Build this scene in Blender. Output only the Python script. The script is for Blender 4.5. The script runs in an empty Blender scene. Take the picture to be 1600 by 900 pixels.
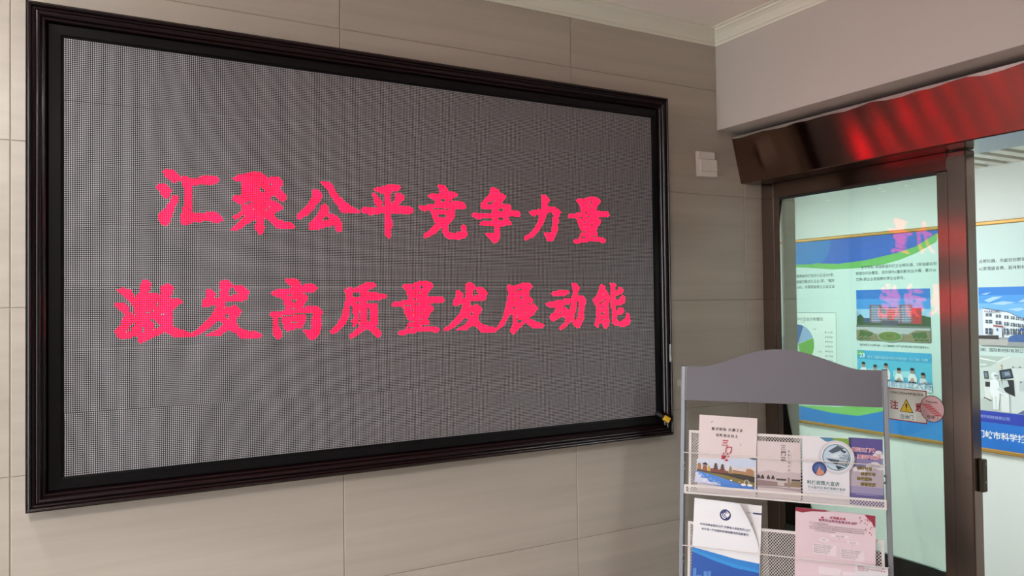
import bpy, math, random
from mathutils import Matrix, Vector

random.seed(7)
scene = bpy.context.scene
COL = scene.collection

# ------------------------------------------------------------------ camera
ZO = 1.184                      # height of the LED matrix's lower edge above the floor
def camera_axes(yaw, pitch, roll):
    f = Vector((math.sin(yaw)*math.cos(pitch), math.cos(yaw)*math.cos(pitch), math.sin(pitch)))
    r0 = Vector((math.cos(yaw), -math.sin(yaw), 0)); u0 = r0.cross(f)
    return r0*math.cos(roll)+u0*math.sin(roll), -r0*math.sin(roll)+u0*math.cos(roll), f
cr, cu, cf = camera_axes(0.5109, 0.0209, -0.0128)
cam_data = bpy.data.cameras.new('camera')
cam_data.sensor_width = 36.0
cam_data.lens = 1205.19/1600*36.0
cam_data.clip_start = 0.02
cam = bpy.data.objects.new('camera', cam_data); COL.objects.link(cam)
cam.matrix_world = Matrix(((cr.x, cu.x, -cf.x, 0.0338), (cr.y, cu.y, -cf.y, -2.1579),
                           (cr.z, cu.z, -cf.z, 0.4017+ZO), (0, 0, 0, 1)))
scene.camera = cam

# ------------------------------------------------------------------ world, exposure
SKY = 12.0                       # overcast daylight outside the lobby's glazed entrance
world = bpy.data.worlds.new('world'); scene.world = world; world.use_nodes = True
world.node_tree.nodes['Background'].inputs[0].default_value = (0.9, 0.95, 1.0, 1)
world.node_tree.nodes['Background'].inputs[1].default_value = SKY
vs = scene.view_settings
vs.view_transform = 'Standard'; vs.look = 'None'; vs.exposure = 0.0; vs.gamma = 1.0; vs.use_curve_mapping = False
LAMP_LOBBY = 860.0              # diffuser radiance of the lobby downlight over the camera
LAMP_LOBBY_WALL = 115.0         # the downlight close to the tiled wall, beside the display
FILL_LOBBY_FAR = 12.0           # dim downlights added out of view for ambient fill
LAMP_CORRIDOR = 38.0            # the corridor's fluorescent tubes
FILL_PANEL = 41.0               # unseen panels added to fill the corridor's lower wall
LED_RED = 14.0                   # radiance of a lit LED dot

# ------------------------------------------------------------------ materials
def lin(c):
    return tuple((x/255/12.92 if x/255 <= 0.04045 else ((x/255+0.055)/1.055)**2.4) for x in c)
MATS = {}
def mat(name, rgb, rough=0.5, metal=0.0, coat=0.0, spec=0.5, noise=None, bump=None, emit=None, aniso=0.0):
    """rgb in 0..255 sRGB; noise = (scale xyz, amount) gives grain in colour; bump = (scale xyz, strength)"""
    if name in MATS: return MATS[name]
    m = bpy.data.materials.new(name); m.use_nodes = True; MATS[name] = m
    nt = m.node_tree; b = nt.nodes['Principled BSDF']
    c = lin(rgb)
    b.inputs['Base Color'].default_value = (*c, 1); b.inputs['Roughness'].default_value = rough
    b.inputs['Metallic'].default_value = metal; b.inputs['Coat Weight'].default_value = coat
    b.inputs['Coat Roughness'].default_value = 0.08
    b.inputs['Specular IOR Level'].default_value = spec
    if aniso:
        b.inputs['Anisotropic'].default_value = aniso
        tg = nt.nodes.new('ShaderNodeTangent'); tg.direction_type = 'UV_MAP'; tg.uv_map = 'brushing'
        nt.links.new(tg.outputs[0], b.inputs['Tangent'])
    def tex(scale, detail=4.0):
        tc = nt.nodes.new('ShaderNodeTexCoord'); mp = nt.nodes.new('ShaderNodeMapping')
        mp.inputs['Scale'].default_value = scale
        nz = nt.nodes.new('ShaderNodeTexNoise'); nz.inputs['Scale'].default_value = 1.0; nz.inputs['Detail'].default_value = detail
        nt.links.new(tc.outputs['Object'], mp.inputs[0]); nt.links.new(mp.outputs[0], nz.inputs['Vector'])
        return nz
    if noise:
        nz = tex(noise[0]); rp = nt.nodes.new('ShaderNodeValToRGB')
        k = noise[1]
        rp.color_ramp.elements[0].position = 0.3; rp.color_ramp.elements[1].position = 0.7
        rp.color_ramp.elements[0].color = (*[x*(1-k) for x in c], 1)
        rp.color_ramp.elements[1].color = (*[min(1, x*(1+k)) for x in c], 1)
        nt.links.new(nz.outputs[0], rp.inputs[0]); nt.links.new(rp.outputs[0], b.inputs['Base Color'])
    if bump:
        nz = tex(bump[0], 6.0); bp = nt.nodes.new('ShaderNodeBump'); bp.inputs['Strength'].default_value = bump[1]
        bp.inputs['Distance'].default_value = 0.002
        nt.links.new(nz.outputs[0], bp.inputs['Height']); nt.links.new(bp.outputs[0], b.inputs['Normal'])
    if emit:
        b.inputs['Emission Color'].default_value = (*emit[0], 1); b.inputs['Emission Strength'].default_value = emit[1]
    return m
def glass_mat(name, tint):
    m = bpy.data.materials.new(name); m.use_nodes = True; nt = m.node_tree
    nt.nodes.remove(nt.nodes['Principled BSDF']); out = nt.nodes['Material Output']
    tr = nt.nodes.new('ShaderNodeBsdfTransparent'); tr.inputs[0].default_value = (*tint, 1)
    gl = nt.nodes.new('ShaderNodeBsdfGlossy'); gl.inputs['Roughness'].default_value = 0.004
    gl.inputs['Color'].default_value = (1, 1, 1, 1)
    fr = nt.nodes.new('ShaderNodeFresnel'); fr.inputs[0].default_value = 1.5
    mx = nt.nodes.new('ShaderNodeMixShader')
    nt.links.new(fr.outputs[0], mx.inputs[0]); nt.links.new(tr.outputs[0], mx.inputs[1]); nt.links.new(gl.outputs[0], mx.inputs[2])
    nt.links.new(mx.outputs[0], out.inputs[0])
    return m

tile_m = mat('beige_tile', (179, 169, 158), 0.28, spec=0.35, noise=((0.9, 1, 26), 0.08), bump=((3, 3, 90), 0.06))
grout_m = mat('tile_grout', (158, 146, 130), 0.9)
white_m = mat('white_paint', (190, 180, 172), 0.75, bump=((30, 30, 30), 0.08))
plaster_m = mat('cornice_plaster', (226, 222, 208), 0.7, bump=((40, 40, 40), 0.1))
corr_m = mat('corridor_paint', (228, 233, 230), 0.7)
floor_m = mat('floor_stone', (150, 142, 134), 0.25, noise=((3, 3, 3), 0.1))
wood_m = mat('mahogany_lacquer', (17, 4, 7), 0.24, coat=0.1, spec=0.35, noise=((4, 40, 4), 0.06))
black_m = mat('black_inner_frame', (7, 7, 9), 0.4, spec=0.22, noise=((20, 20, 20), 0.2))
mask_m = mat('led_black_mask', (7, 7, 9), 0.6)
dot_m = mat('led_dot_unlit', (180, 177, 182), 0.5, spec=0.2)
lit_m = mat('led_dot_red', (200, 30, 60), 0.4, emit=((1.0, 0.003, 0.022), LED_RED))
steel_m = mat('bronze_steel', (128, 104, 94), 0.155, metal=1.0, noise=((1, 2, 1), 0.05), aniso=0.95)
steel2_m = mat('bronze_steel_satin', (118, 102, 94), 0.22, metal=1.0, aniso=0.85)
dark_m = mat('dark_rubber', (18, 16, 15), 0.6)
foil_m = mat('silver_film_edge', (170, 160, 155), 0.35, metal=0.6)
alu_m = mat('grey_powder_coat', (98, 95, 103), 0.42, metal=0.15, bump=((200, 200, 200), 0.05))
upright_m = mat('silver_upright', (138, 140, 148), 0.38, metal=0.45)
mesh_m = mat('white_wire_coat', (222, 214, 212), 0.4)
bolt_m = mat('zinc_bolt', (120, 120, 122), 0.3, metal=0.9)
paper_m = mat('white_paper', (232, 228, 230), 0.6)
plastic_m = mat('white_switch_plastic', (224, 214, 208), 0.4)
gold_m = mat('gold_frame', (176, 132, 62), 0.35, metal=0.35)
def col(r, g, b, rough=0.45):
    return mat('print_%02x%02x%02x' % (r, g, b), (r, g, b), rough)

# ------------------------------------------------------------------ mesh helpers
def link(o, parent=None):
    COL.objects.link(o)
    if parent is not None: o.parent = parent
    return o
def empty(name, loc=(0, 0, 0), rz=0.0, matrix=None):
    o = bpy.data.objects.new(name, None); o.empty_display_size = 0.05
    if matrix is not None: o.matrix_world = matrix
    else: o.location = loc; o.rotation_euler = (0, 0, rz)
    return link(o)
def tag(o, label=None, cat=None, group=None, kind=None):
    for k, v in (('label', label), ('category', cat), ('group', group), ('kind', kind)):
        if v: o[k] = v
    return o
class MB:
    """collects shapes; build() links them as ONE mesh object"""
    brush = None
    def __init__(s, brush=None): s.v = []; s.f = []; s.m = []; s.mats = []; s.brush = brush
    def mi(s, m):
        if m not in s.mats: s.mats.append(m)
        return s.mats.index(m)
    def add(s, vs_, fs, m):
        o = len(s.v); i = s.mi(m); s.v += [tuple(p) for p in vs_]
        for f in fs: s.f.append(tuple(o+k for k in f)); s.m.append(i)
        return s
    def box(s, a, b, m):
        x0, y0, z0 = a; x1, y1, z1 = b
        return s.add([(x0,y0,z0),(x1,y0,z0),(x1,y1,z0),(x0,y1,z0),(x0,y0,z1),(x1,y0,z1),(x1,y1,z1),(x0,y1,z1)],
                     [(0,3,2,1),(4,5,6,7),(0,1,5,4),(1,2,6,5),(2,3,7,6),(3,0,4,7)], m)
    def bbox(s, a, b, m, c=0.002):
        """box with chamfered edges"""
        x0,y0,z0 = a; x1,y1,z1 = b; V = []; idx = {}
        for X, ix in ((x0,0),(x1,1)):
            for Y, iy in ((y0,0),(y1,1)):
                for Z, iz in ((z0,0),(z1,1)):
                    dx = c if ix == 0 else -c; dy = c if iy == 0 else -c; dz = c if iz == 0 else -c
                    for ax in range(3):
                        p = [X+dx, Y+dy, Z+dz]; p[ax] = (X, Y, Z)[ax]
                        idx[(ix,iy,iz,ax)] = len(V); V.append(tuple(p))
        F = []
        g = lambda ix,iy,iz,ax: idx[(ix,iy,iz,ax)]
        for s_ in (0,1):
            F.append((g(s_,0,0,0),g(s_,1,0,0),g(s_,1,1,0),g(s_,0,1,0)))
            F.append((g(0,s_,0,1),g(1,s_,0,1),g(1,s_,1,1),g(0,s_,1,1)))
            F.append((g(0,0,s_,2),g(1,0,s_,2),g(1,1,s_,2),g(0,1,s_,2)))
        for p in (0,1):
            for q in (0,1):
                F.append((g(0,p,q,1),g(1,p,q,1),g(1,p,q,2),g(0,p,q,2)))
                F.append((g(p,0,q,0),g(p,1,q,0),g(p,1,q,2),g(p,0,q,2)))
                F.append((g(p,q,0,0),g(p,q,1,0),g(p,q,1,1),g(p,q,0,1)))
        for a_ in (0,1):
            for b_ in (0,1):
                for c_ in (0,1): F.append((g(a_,b_,c_,0),g(a_,b_,c_,1),g(a_,b_,c_,2)))
        return s.add(V, F, m)
    def prism(s, poly, y0, y1, m):
        """polygon in (x, z) extruded from y0 (front) to y1"""
        n = len(poly)
        vs_ = [(x, y0, z) for x, z in poly]+[(x, y1, z) for x, z in poly]
        fs = [tuple(range(n)), tuple(range(2*n-1, n-1, -1))]+[(i, (i+1) % n, n+(i+1) % n, n+i) for i in range(n)]
        return s.add(vs_, fs, m)
    def tube(s, pts, r, m, n=8):
        rings = []
        for i, p in enumerate(pts):
            p = Vector(p); d = (Vector(pts[min(i+1, len(pts)-1)])-Vector(pts[max(i-1, 0)])).normalized()
            a = d.orthogonal().normalized() if i == 0 else (rings[-1][1]-d*rings[-1][1].dot(d)).normalized()
            b = d.cross(a); rings.append(([p+(a*math.cos(2*math.pi*k/n)+b*math.sin(2*math.pi*k/n))*r for k in range(n)], a))
        vs_ = [q for ring, _ in rings for q in ring]
        fs = [(i*n+k, i*n+(k+1) % n, (i+1)*n+(k+1) % n, (i+1)*n+k) for i in range(len(pts)-1) for k in range(n)]
        fs += [tuple(range(n-1, -1, -1)), tuple(range(len(vs_)-n, len(vs_)))]
        return s.add(vs_, fs, m)
    # flat print, in (x, z) on a plane facing -y; layer lifts it off the sheet
    def flat(s, poly, m, layer=1, base=0.0):
        y = base-0.00025*layer
        return s.add([(x, y, z) for x, z in poly], [tuple(range(len(poly)))], m)
    def rect(s, x0, z0, x1, z1, m, layer=1, base=0.0):
        return s.flat([(x0,z0),(x1,z0),(x1,z1),(x0,z1)], m, layer, base)
    def disc(s, x, z, r, m, layer=1, base=0.0, n=28, rz=None, a0=0.0, a1=2*math.pi):
        full = abs(a1-a0-2*math.pi) < 1e-6
        pts = [(x+r*math.cos(a0+(a1-a0)*k/n), z+(rz or r)*math.sin(a0+(a1-a0)*k/n)) for k in range(n if full else n+1)]
        if not full: pts.append((x, z))
        return s.flat(pts, m, layer, base)
    def text(s, body, x, z, size, m, layer=3, base=0.0, align='LEFT', wide=1.0, bold=0.0, shear=0.0, spacing=1.0):
        """z is the middle of the characters"""
        vs_, fs = text_mesh(body, bold, shear, spacing)
        w = max((p[0] for p in vs_), default=0)*size*wide
        x0 = x-(w/2 if align == 'CENTER' else w if align == 'RIGHT' else 0)
        y = base-0.00025*layer
        return s.add([(x0+p[0]*size*wide, y, z+(p[1]-0.38)*size) for p in vs_], fs, m)
    def column(s, body, x, z, size, m, layer=3, base=0.0, step=1.08, bold=0.0):
        for i, ch in enumerate(body):
            if ch != ' ': s.text(ch, x, z-i*size*step, size, m, layer, base, 'CENTER', bold=bold)
        return s
    def build(s, name, parent=None, smooth=False):
        me = bpy.data.meshes.new(name); me.from_pydata(s.v, [], s.f)
        for m in s.mats: me.materials.append(m)
        me.polygons.foreach_set('material_index', s.m)
        if smooth: me.polygons.foreach_set('use_smooth', [True]*len(s.f))
        if s.brush is not None:
            uv = me.uv_layers.new(name='brushing')
            for lp in me.loops:
                c = me.vertices[lp.vertex_index].co; uv.data[lp.index].uv = (c.z, c.x+c.y) if s.brush == 'z' else (c.x*0.6+c.y, c.z)
        me.update()
        return link(bpy.data.objects.new(name, me), parent)
class Lines:
    """lettering: every line of text its own part of the parent"""
    def __init__(s, parent, name='lettering'): s.p = parent; s.n = name
    def __getattr__(s, op):
        def call(*a, **k):
            mb = MB(); getattr(mb, op)(*a, **k); mb.build(s.n, s.p); return s
        return call
    def build(s, *a): return None
TEXTS = {}
def text_mesh(body, bold, shear, spacing):
    key = (body, bold, shear, spacing)
    if key not in TEXTS:
        c = bpy.data.curves.new('lettering_source', 'FONT'); c.body = body; c.resolution_u = 1; c.offset = bold; c.shear = shear
        c.space_character = spacing
        o = bpy.data.objects.new('lettering_source', c); COL.objects.link(o)
        me = bpy.data.meshes.new_from_object(o.evaluated_get(bpy.context.evaluated_depsgraph_get()))
        TEXTS[key] = ([(v.co.x, v.co.y) for v in me.vertices], [tuple(p.vertices) for p in me.polygons])
        bpy.data.meshes.remove(me); bpy.data.objects.remove(o); bpy.data.curves.remove(c)
    return TEXTS[key]

# ------------------------------------------------------------------ the room
WX = -1.0                       # face of the wall with the glazed entrance
WY = 0.012                      # tile face of the wall with the display
CEIL = 2.612
structure = lambda o: tag(o, kind='structure')
structure(MB().box((WX-0.12, -4.7, -0.1), (4.3, 3.3, 0), floor_m).build('floor'))
structure(MB().box((-7.0, -7.0, -0.12), (WX-0.1201, 5.0, -0.02), mat('bounce_paving', (196, 192, 184), 0.8)).build('ground'))  # added outside, unseen; pale so daylight bounces up to the ceiling
structure(MB().box((WX-0.12, -4.6, CEIL), (2.5, 0.3, CEIL+0.1), mat('ceiling_white', (240, 230, 222), 0.8)).build('ceiling'))
wb = structure(MB().box((WX-0.12, WY+0.0016, 0), (2.5775, 0.26, CEIL), grout_m).build('wall_back'))
def tile_mesh(w, h):
    c = 0.0012; mb = MB()
    V = [(0,0.0,0),(w,0.0,0),(w,0.0,h),(0,0.0,h),(c,-0.0016-0.0,c),(w-c,-0.0016,c),(w-c,-0.0016,h-c),(c,-0.0016,h-c)]
    mb.add(V, [(4,5,6,7),(0,1,5,4),(1,2,6,5),(2,3,7,6),(3,0,4,7)], tile_m)
    me = bpy.data.meshes.new('tile'); me.from_pydata(mb.v, [], mb.f); me.materials.append(tile_m); me.update(); return me
TILES = {}
xs = [WX-0.12]+[-0.1092+0.8004*k for k in range(-1, 4)]+[2.5775]
zs = [0.0]+[2.3879-0.39818*k for k in range(5, -1, -1)]+[2.5605]
for i in range(len(xs)-1):
    for j in range(len(zs)-1):
        g = 0.0012
        w, h = xs[i+1]-xs[i]-2*g, zs[j+1]-zs[j]-2*g
        key = (round(w, 3), round(h, 3))
        if key not in TILES: TILES[key] = tile_mesh(w, h)
        o = link(bpy.data.objects.new('tile', TILES[key]), wb); o.location = (xs[i]+g, WY+0.0016, zs[j]+g)
# white end face of the wall, at the passage
structure(MB().box((2.1537, -4.6, 2.237), (2.62, WY-0.001, CEIL), white_m).build('wall_right'))
W0, W1 = -1.0, -0.12           # the entrance's glazing along y
wl = structure(MB().box((WX-0.12, -4.6, 0), (WX, W0, CEIL), white_m).box((WX-0.12, W1, 0), (WX, WY-0.001, CEIL), white_m)
               .box((WX-0.12, W0, 2.45), (WX, W1, CEIL), white_m).build('wall_left'))
wn = structure(empty('window_1', (WX-0.06, (W0+W1)/2, 0)))
hw = (W1-W0)/2
for y in (-hw+0.02, 0.0, hw-0.02): MB('y').bbox((-0.03, y-0.02, 0), (0.03, y+0.02, 2.45), steel_m, 0.002).build('mullion', wn)
for z in (0.0, 2.08, 2.41): MB('z').bbox((-0.028, -hw, z), (0.028, hw, z+0.04), steel_m, 0.002).build('window_bar', wn)
GL = glass_mat('door_glass', (0.845, 0.925, 0.885)); GW = glass_mat('window_glass', (0.97, 0.98, 0.975))
for y0, y1 in ((-hw+0.04, -0.02), (0.02, hw-0.04)):
    for z0, z1 in ((0.04, 2.08), (2.12, 2.41)): MB().box((-0.004, y0, z0), (0.004, y1, z1), GW).build('pane', wn)
structure(MB().box((WX-0.12, -4.7, 0), (4.3, -4.6, CEIL), white_m).build('wall_front'))
# cornices: stepped cove profile (distance from wall, height under the ceiling)
prof = [(0, -0.054), (0.004, -0.054), (0.006, -0.046), (0.011, -0.044), (0.016, -0.034), (0.026, -0.022), (0.038, -0.014),
        (0.044, -0.012), (0.046, -0.006), (0.058, -0.004), (0.058, 0), (0, 0)]
def cornice(name, along):
    n = len(prof); V = []
    for e in (0, 1):
        for d, h in prof:
            if along == 'x': V.append(((WX, 2.1537-d)[e], WY-d, CEIL+h))
            else: V.append((2.1537-d, (WY-d, -4.6)[e], CEIL+h))
    F = [(i, (i+1) % n, n+(i+1) % n, n+i) for i in range(n)]
    structure(MB().add(V, F, plaster_m).build(name))
cornice('trim_1', 'x'); cornice('trim_2', 'y')

# ------------------------------------------------------------------ the corridor behind the door
structure(MB().box((4.1, -4.6, 0), (4.2, 3.3, 2.7), corr_m).build('wall_corridor'))
structure(MB().box((2.0, 3.2, 0), (4.1, 3.3, 2.7), corr_m).build('wall_corridor_end'))
structure(MB().box((1.9, 0.26, 0), (2.0, 3.2, 2.7), corr_m).build('wall_corridor_side'))
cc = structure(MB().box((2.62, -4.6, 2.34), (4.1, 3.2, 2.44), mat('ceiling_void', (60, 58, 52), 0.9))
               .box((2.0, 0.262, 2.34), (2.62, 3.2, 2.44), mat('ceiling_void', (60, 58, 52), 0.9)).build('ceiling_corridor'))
MB().box((2.0, 0.262, 2.262), (3.36, 3.2, 2.339), corr_m).build('border_panel', cc)
MB().box((2.63, -4.59, 2.262), (3.36, 0.26, 2.339), corr_m).build('border_panel', cc)
MB().box((3.36, -4.59, 2.256), (3.495, 3.19, 2.339), mat('blue_grey_panel', (92, 122, 170), 0.35)).build('blue_strip', cc)  # blue-grey panel strip of the corridor ceiling
MB().box((3.495, -4.59, 2.25), (3.515, 3.19, 2.339), mat('white_metal_strip', (238, 238, 232), 0.4)).build('edge_strip', cc)
slat = MB().bbox((0, 0, 0), (0.585, 0.052, 0.03), mat('slat_white', (236, 234, 222), 0.5), 0.002).build('slat', cc)
slat.location = (3.515, -1.05, 2.258)
for k in range(1, 24):
    o = link(slat.copy(), cc); o.location = (3.515, -1.05+0.095*k, 2.258)

# ------------------------------------------------------------------ lamps of the place, and lamps added for fill
def downlight(x, y, z, r, radiance, label, group=None, cool=0):
    t = empty('ceiling_downlight', (x, y, z)); tag(t, label, 'lamp', group)
    n = 32; mb = MB(); V = []
    for rr, h in ((r+0.02, 0), (r+0.018, -0.012), (r, -0.014), (r, -0.004)):
        V += [(rr*math.cos(2*math.pi*k/n), rr*math.sin(2*math.pi*k/n), h) for k in range(n)]
    mb.add(V, [(j*n+k, j*n+(k+1) % n, (j+1)*n+(k+1) % n, (j+1)*n+k) for j in range(3) for k in range(n)], plaster_m)
    mb.build('trim_ring', t, True)
    m = mat('lamp_diffuser_%d' % (radiance+cool), (240, 240, 240), 0.5, emit=((1.0, 0.955, 0.91) if not cool else (1.0, 0.995, 0.985), radiance))
    MB().add([(r*math.cos(2*math.pi*k/n), r*math.sin(2*math.pi*k/n), -0.005) for k in range(n)], [tuple(range(n-1, -1, -1))], m).build('diffuser', t)
downlight(-0.50, -2.20, CEIL, 0.075, LAMP_LOBBY, 'round recessed downlight in the lobby ceiling in front of the red display', None)
downlight(-0.58, -0.50, CEIL, 0.11, LAMP_LOBBY_WALL, 'round recessed downlight close to the tiled wall beside the framed display', None, 1)
downlight(1.2, -4.0, CEIL, 0.11, FILL_LOBBY_FAR, 'added dim fill light by the front wall, at the automatic door side', 'added lobby fill lights')  # this and the next lamp are added, for ambient light only
downlight(-0.5, -4.0, CEIL, 0.11, FILL_LOBBY_FAR, 'added dim fill light by the front wall, at the glazed entrance side', 'added lobby fill lights')
def tube_light(x, y, label):
    t = tag(empty('tube_light', (x, y, 2.262)), label, 'lamp', 'corridor tube lights')
    MB().bbox((-0.03, -0.61, -0.03), (0.03, 0.61, 0), plaster_m, 0.004).build('housing', t)
    for e in (-0.6, 0.585): MB().bbox((-0.012, e, -0.066), (0.012, e+0.015, -0.03), plaster_m, 0.002).build('lamp_holder', t)
    m = mat('tube_glow', (240, 240, 240), 0.5, emit=((0.94, 1.0, 1.0), LAMP_CORRIDOR))
    MB().tube([(0, -0.585, -0.05), (0, 0.585, -0.05)], 0.014, m, 12).build('tube', t, True)
for y, lb in ((-2.2, 'white fluorescent tube light in the corridor ceiling, past the door post'), (0.5, 'white fluorescent tube light in the corridor ceiling behind the glass panel'), (2.2, "white fluorescent tube light near the corridor's end wall")):
    tube_light(2.78, y, lb)
def fill_panel(x, y, label):  # added besides the tubes, to brighten the wall lower down
    t = tag(empty('added_fill_panel', (x, y, 2.262)), label, 'lamp', 'added corridor fill panels'); mb = MB()
    for a, b in (((-0.22,-0.22),(0.22,-0.2)), ((-0.22,0.2),(0.22,0.22)), ((-0.22,-0.2),(-0.2,0.2)), ((0.2,-0.2),(0.22,0.2))):
        mb.box((a[0], a[1], -0.012), (b[0], b[1], 0), plaster_m)
    mb.build('frame', t)
    m = mat('fill_panel_diffuser', (240, 240, 240), 0.5, emit=((0.94, 1.0, 1.0), FILL_PANEL))
    MB().add([(-0.2,-0.2,-0.008),(0.2,-0.2,-0.008),(0.2,0.2,-0.008),(-0.2,0.2,-0.008)], [(3,2,1,0)], m).build('diffuser', t)
for y, lb in ((-2.0, 'added square fill panel in the corridor ceiling, past the door post'), (0.6, 'added square fill panel in the corridor ceiling behind the glass panel'), (2.0, "added square fill panel near the corridor's end wall")):
    fill_panel(3.11, y, lb)

# ------------------------------------------------------------------ the LED display
PITCH = 0.00475
SW, SH = 384*PITCH, 224*PITCH
led = empty('led_display', (0, WY, ZO))
tag(led, 'large black-framed LED message board on the tiled wall showing two red Chinese lines', 'display')
# outer rectangle of the moulding and the matrix, in display coordinates (x, z)
OUT = (-0.0775, -0.0715, 1.878, 1.1345); INN = (0.0, 0.0, SW, SH)
def ring_pts(t):
    return [(OUT[k]+(INN[k]-OUT[k])*t) for k in range(4)]
def frame_piece(name, profile, m, side, smooth=True):
    """profile: (t, protrusion) from the outer edge (t=0) to the matrix (t=1); one mitred side"""
    V = []; n = len(profile)
    for e in (0, 1):
        for t, p in profile:
            x0, z0, x1, z1 = ring_pts(t)
            c = [((x0,z1),(x1,z1)), ((x1,z1),(x1,z0)), ((x1,z0),(x0,z0)), ((x0,z0),(x0,z1))][side][e]
            V.append((c[0], -WY-p, c[1]))
    F = [(i, i+1, n+i+1, n+i) for i in range(n-1)]+[(n-1, 0, n, 2*n-1), tuple(range(n)), tuple(range(2*n-1, n-1, -1))]
    o = MB().add(V, F, m).build(name, led)
    if smooth:
        o.data.polygons.foreach_set('use_smooth', [True]*(n-1)+[False]*3)
        try: o.data.set_sharp_from_angle(angle=math.radians(38))
        except Exception: pass
    return o
def arc(t0, p0, t1, p1, bulge, n=5):
    pts = []
    for k in range(n+1):
        a = k/n; pts.append((t0+(t1-t0)*a, p0+(p1-p0)*a+bulge*math.sin(math.pi*a)))
    return pts
mould = [(0.0, -WY), (0.0, 0.027), (0.02, 0.031)]+arc(0.03, 0.030, 0.17, 0.032, 0.006, 6)+[(0.18, 0.027), (0.22, 0.026)] \
      + arc(0.24, 0.026, 0.42, 0.023, 0.005, 6)+[(0.43, 0.018)]+arc(0.44, 0.018, 0.54, 0.014, 0.003, 4)+[(0.56, 0.004), (0.56, -WY)]
inner = [(0.562, -WY), (0.562, 0.004), (0.60, 0.0065), (0.92, 0.0055), (0.925, 0.001), (0.997, 0.0), (0.997, -WY)]
for side in range(4):
    frame_piece('frame_rail', mould, wood_m, side)
    frame_piece('inner_strip', inner, black_m, side, False)
tag(MB().bbox((1.8600, -WY-0.0390, 0.190), (1.8680, -WY-0.0365, 0.252), mat('worn_label', (170, 172, 172), 0.5, noise=((60, 60, 60), 0.25)), 0.0002).build('label_sticker', led), 'small worn pale label stuck on the dark frame')
# cable end poking out over the lower corner of the frame, with a yellow tip
p0 = Vector((1.826, -WY-0.014, 0.004)); d = Vector((0.60, -0.62, -0.50)).normalized()
plug = MB().tube([p0-d*0.012, p0+d*0.010, p0+d*0.020], 0.0085, dark_m, 10).build('cable_plug', led, True)
MB().tube([p0+d*0.020, p0+d*0.044], 0.0105, mat('yellow_plastic', (206, 164, 38), 0.4), 10).build('yellow_tip', plug)

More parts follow.
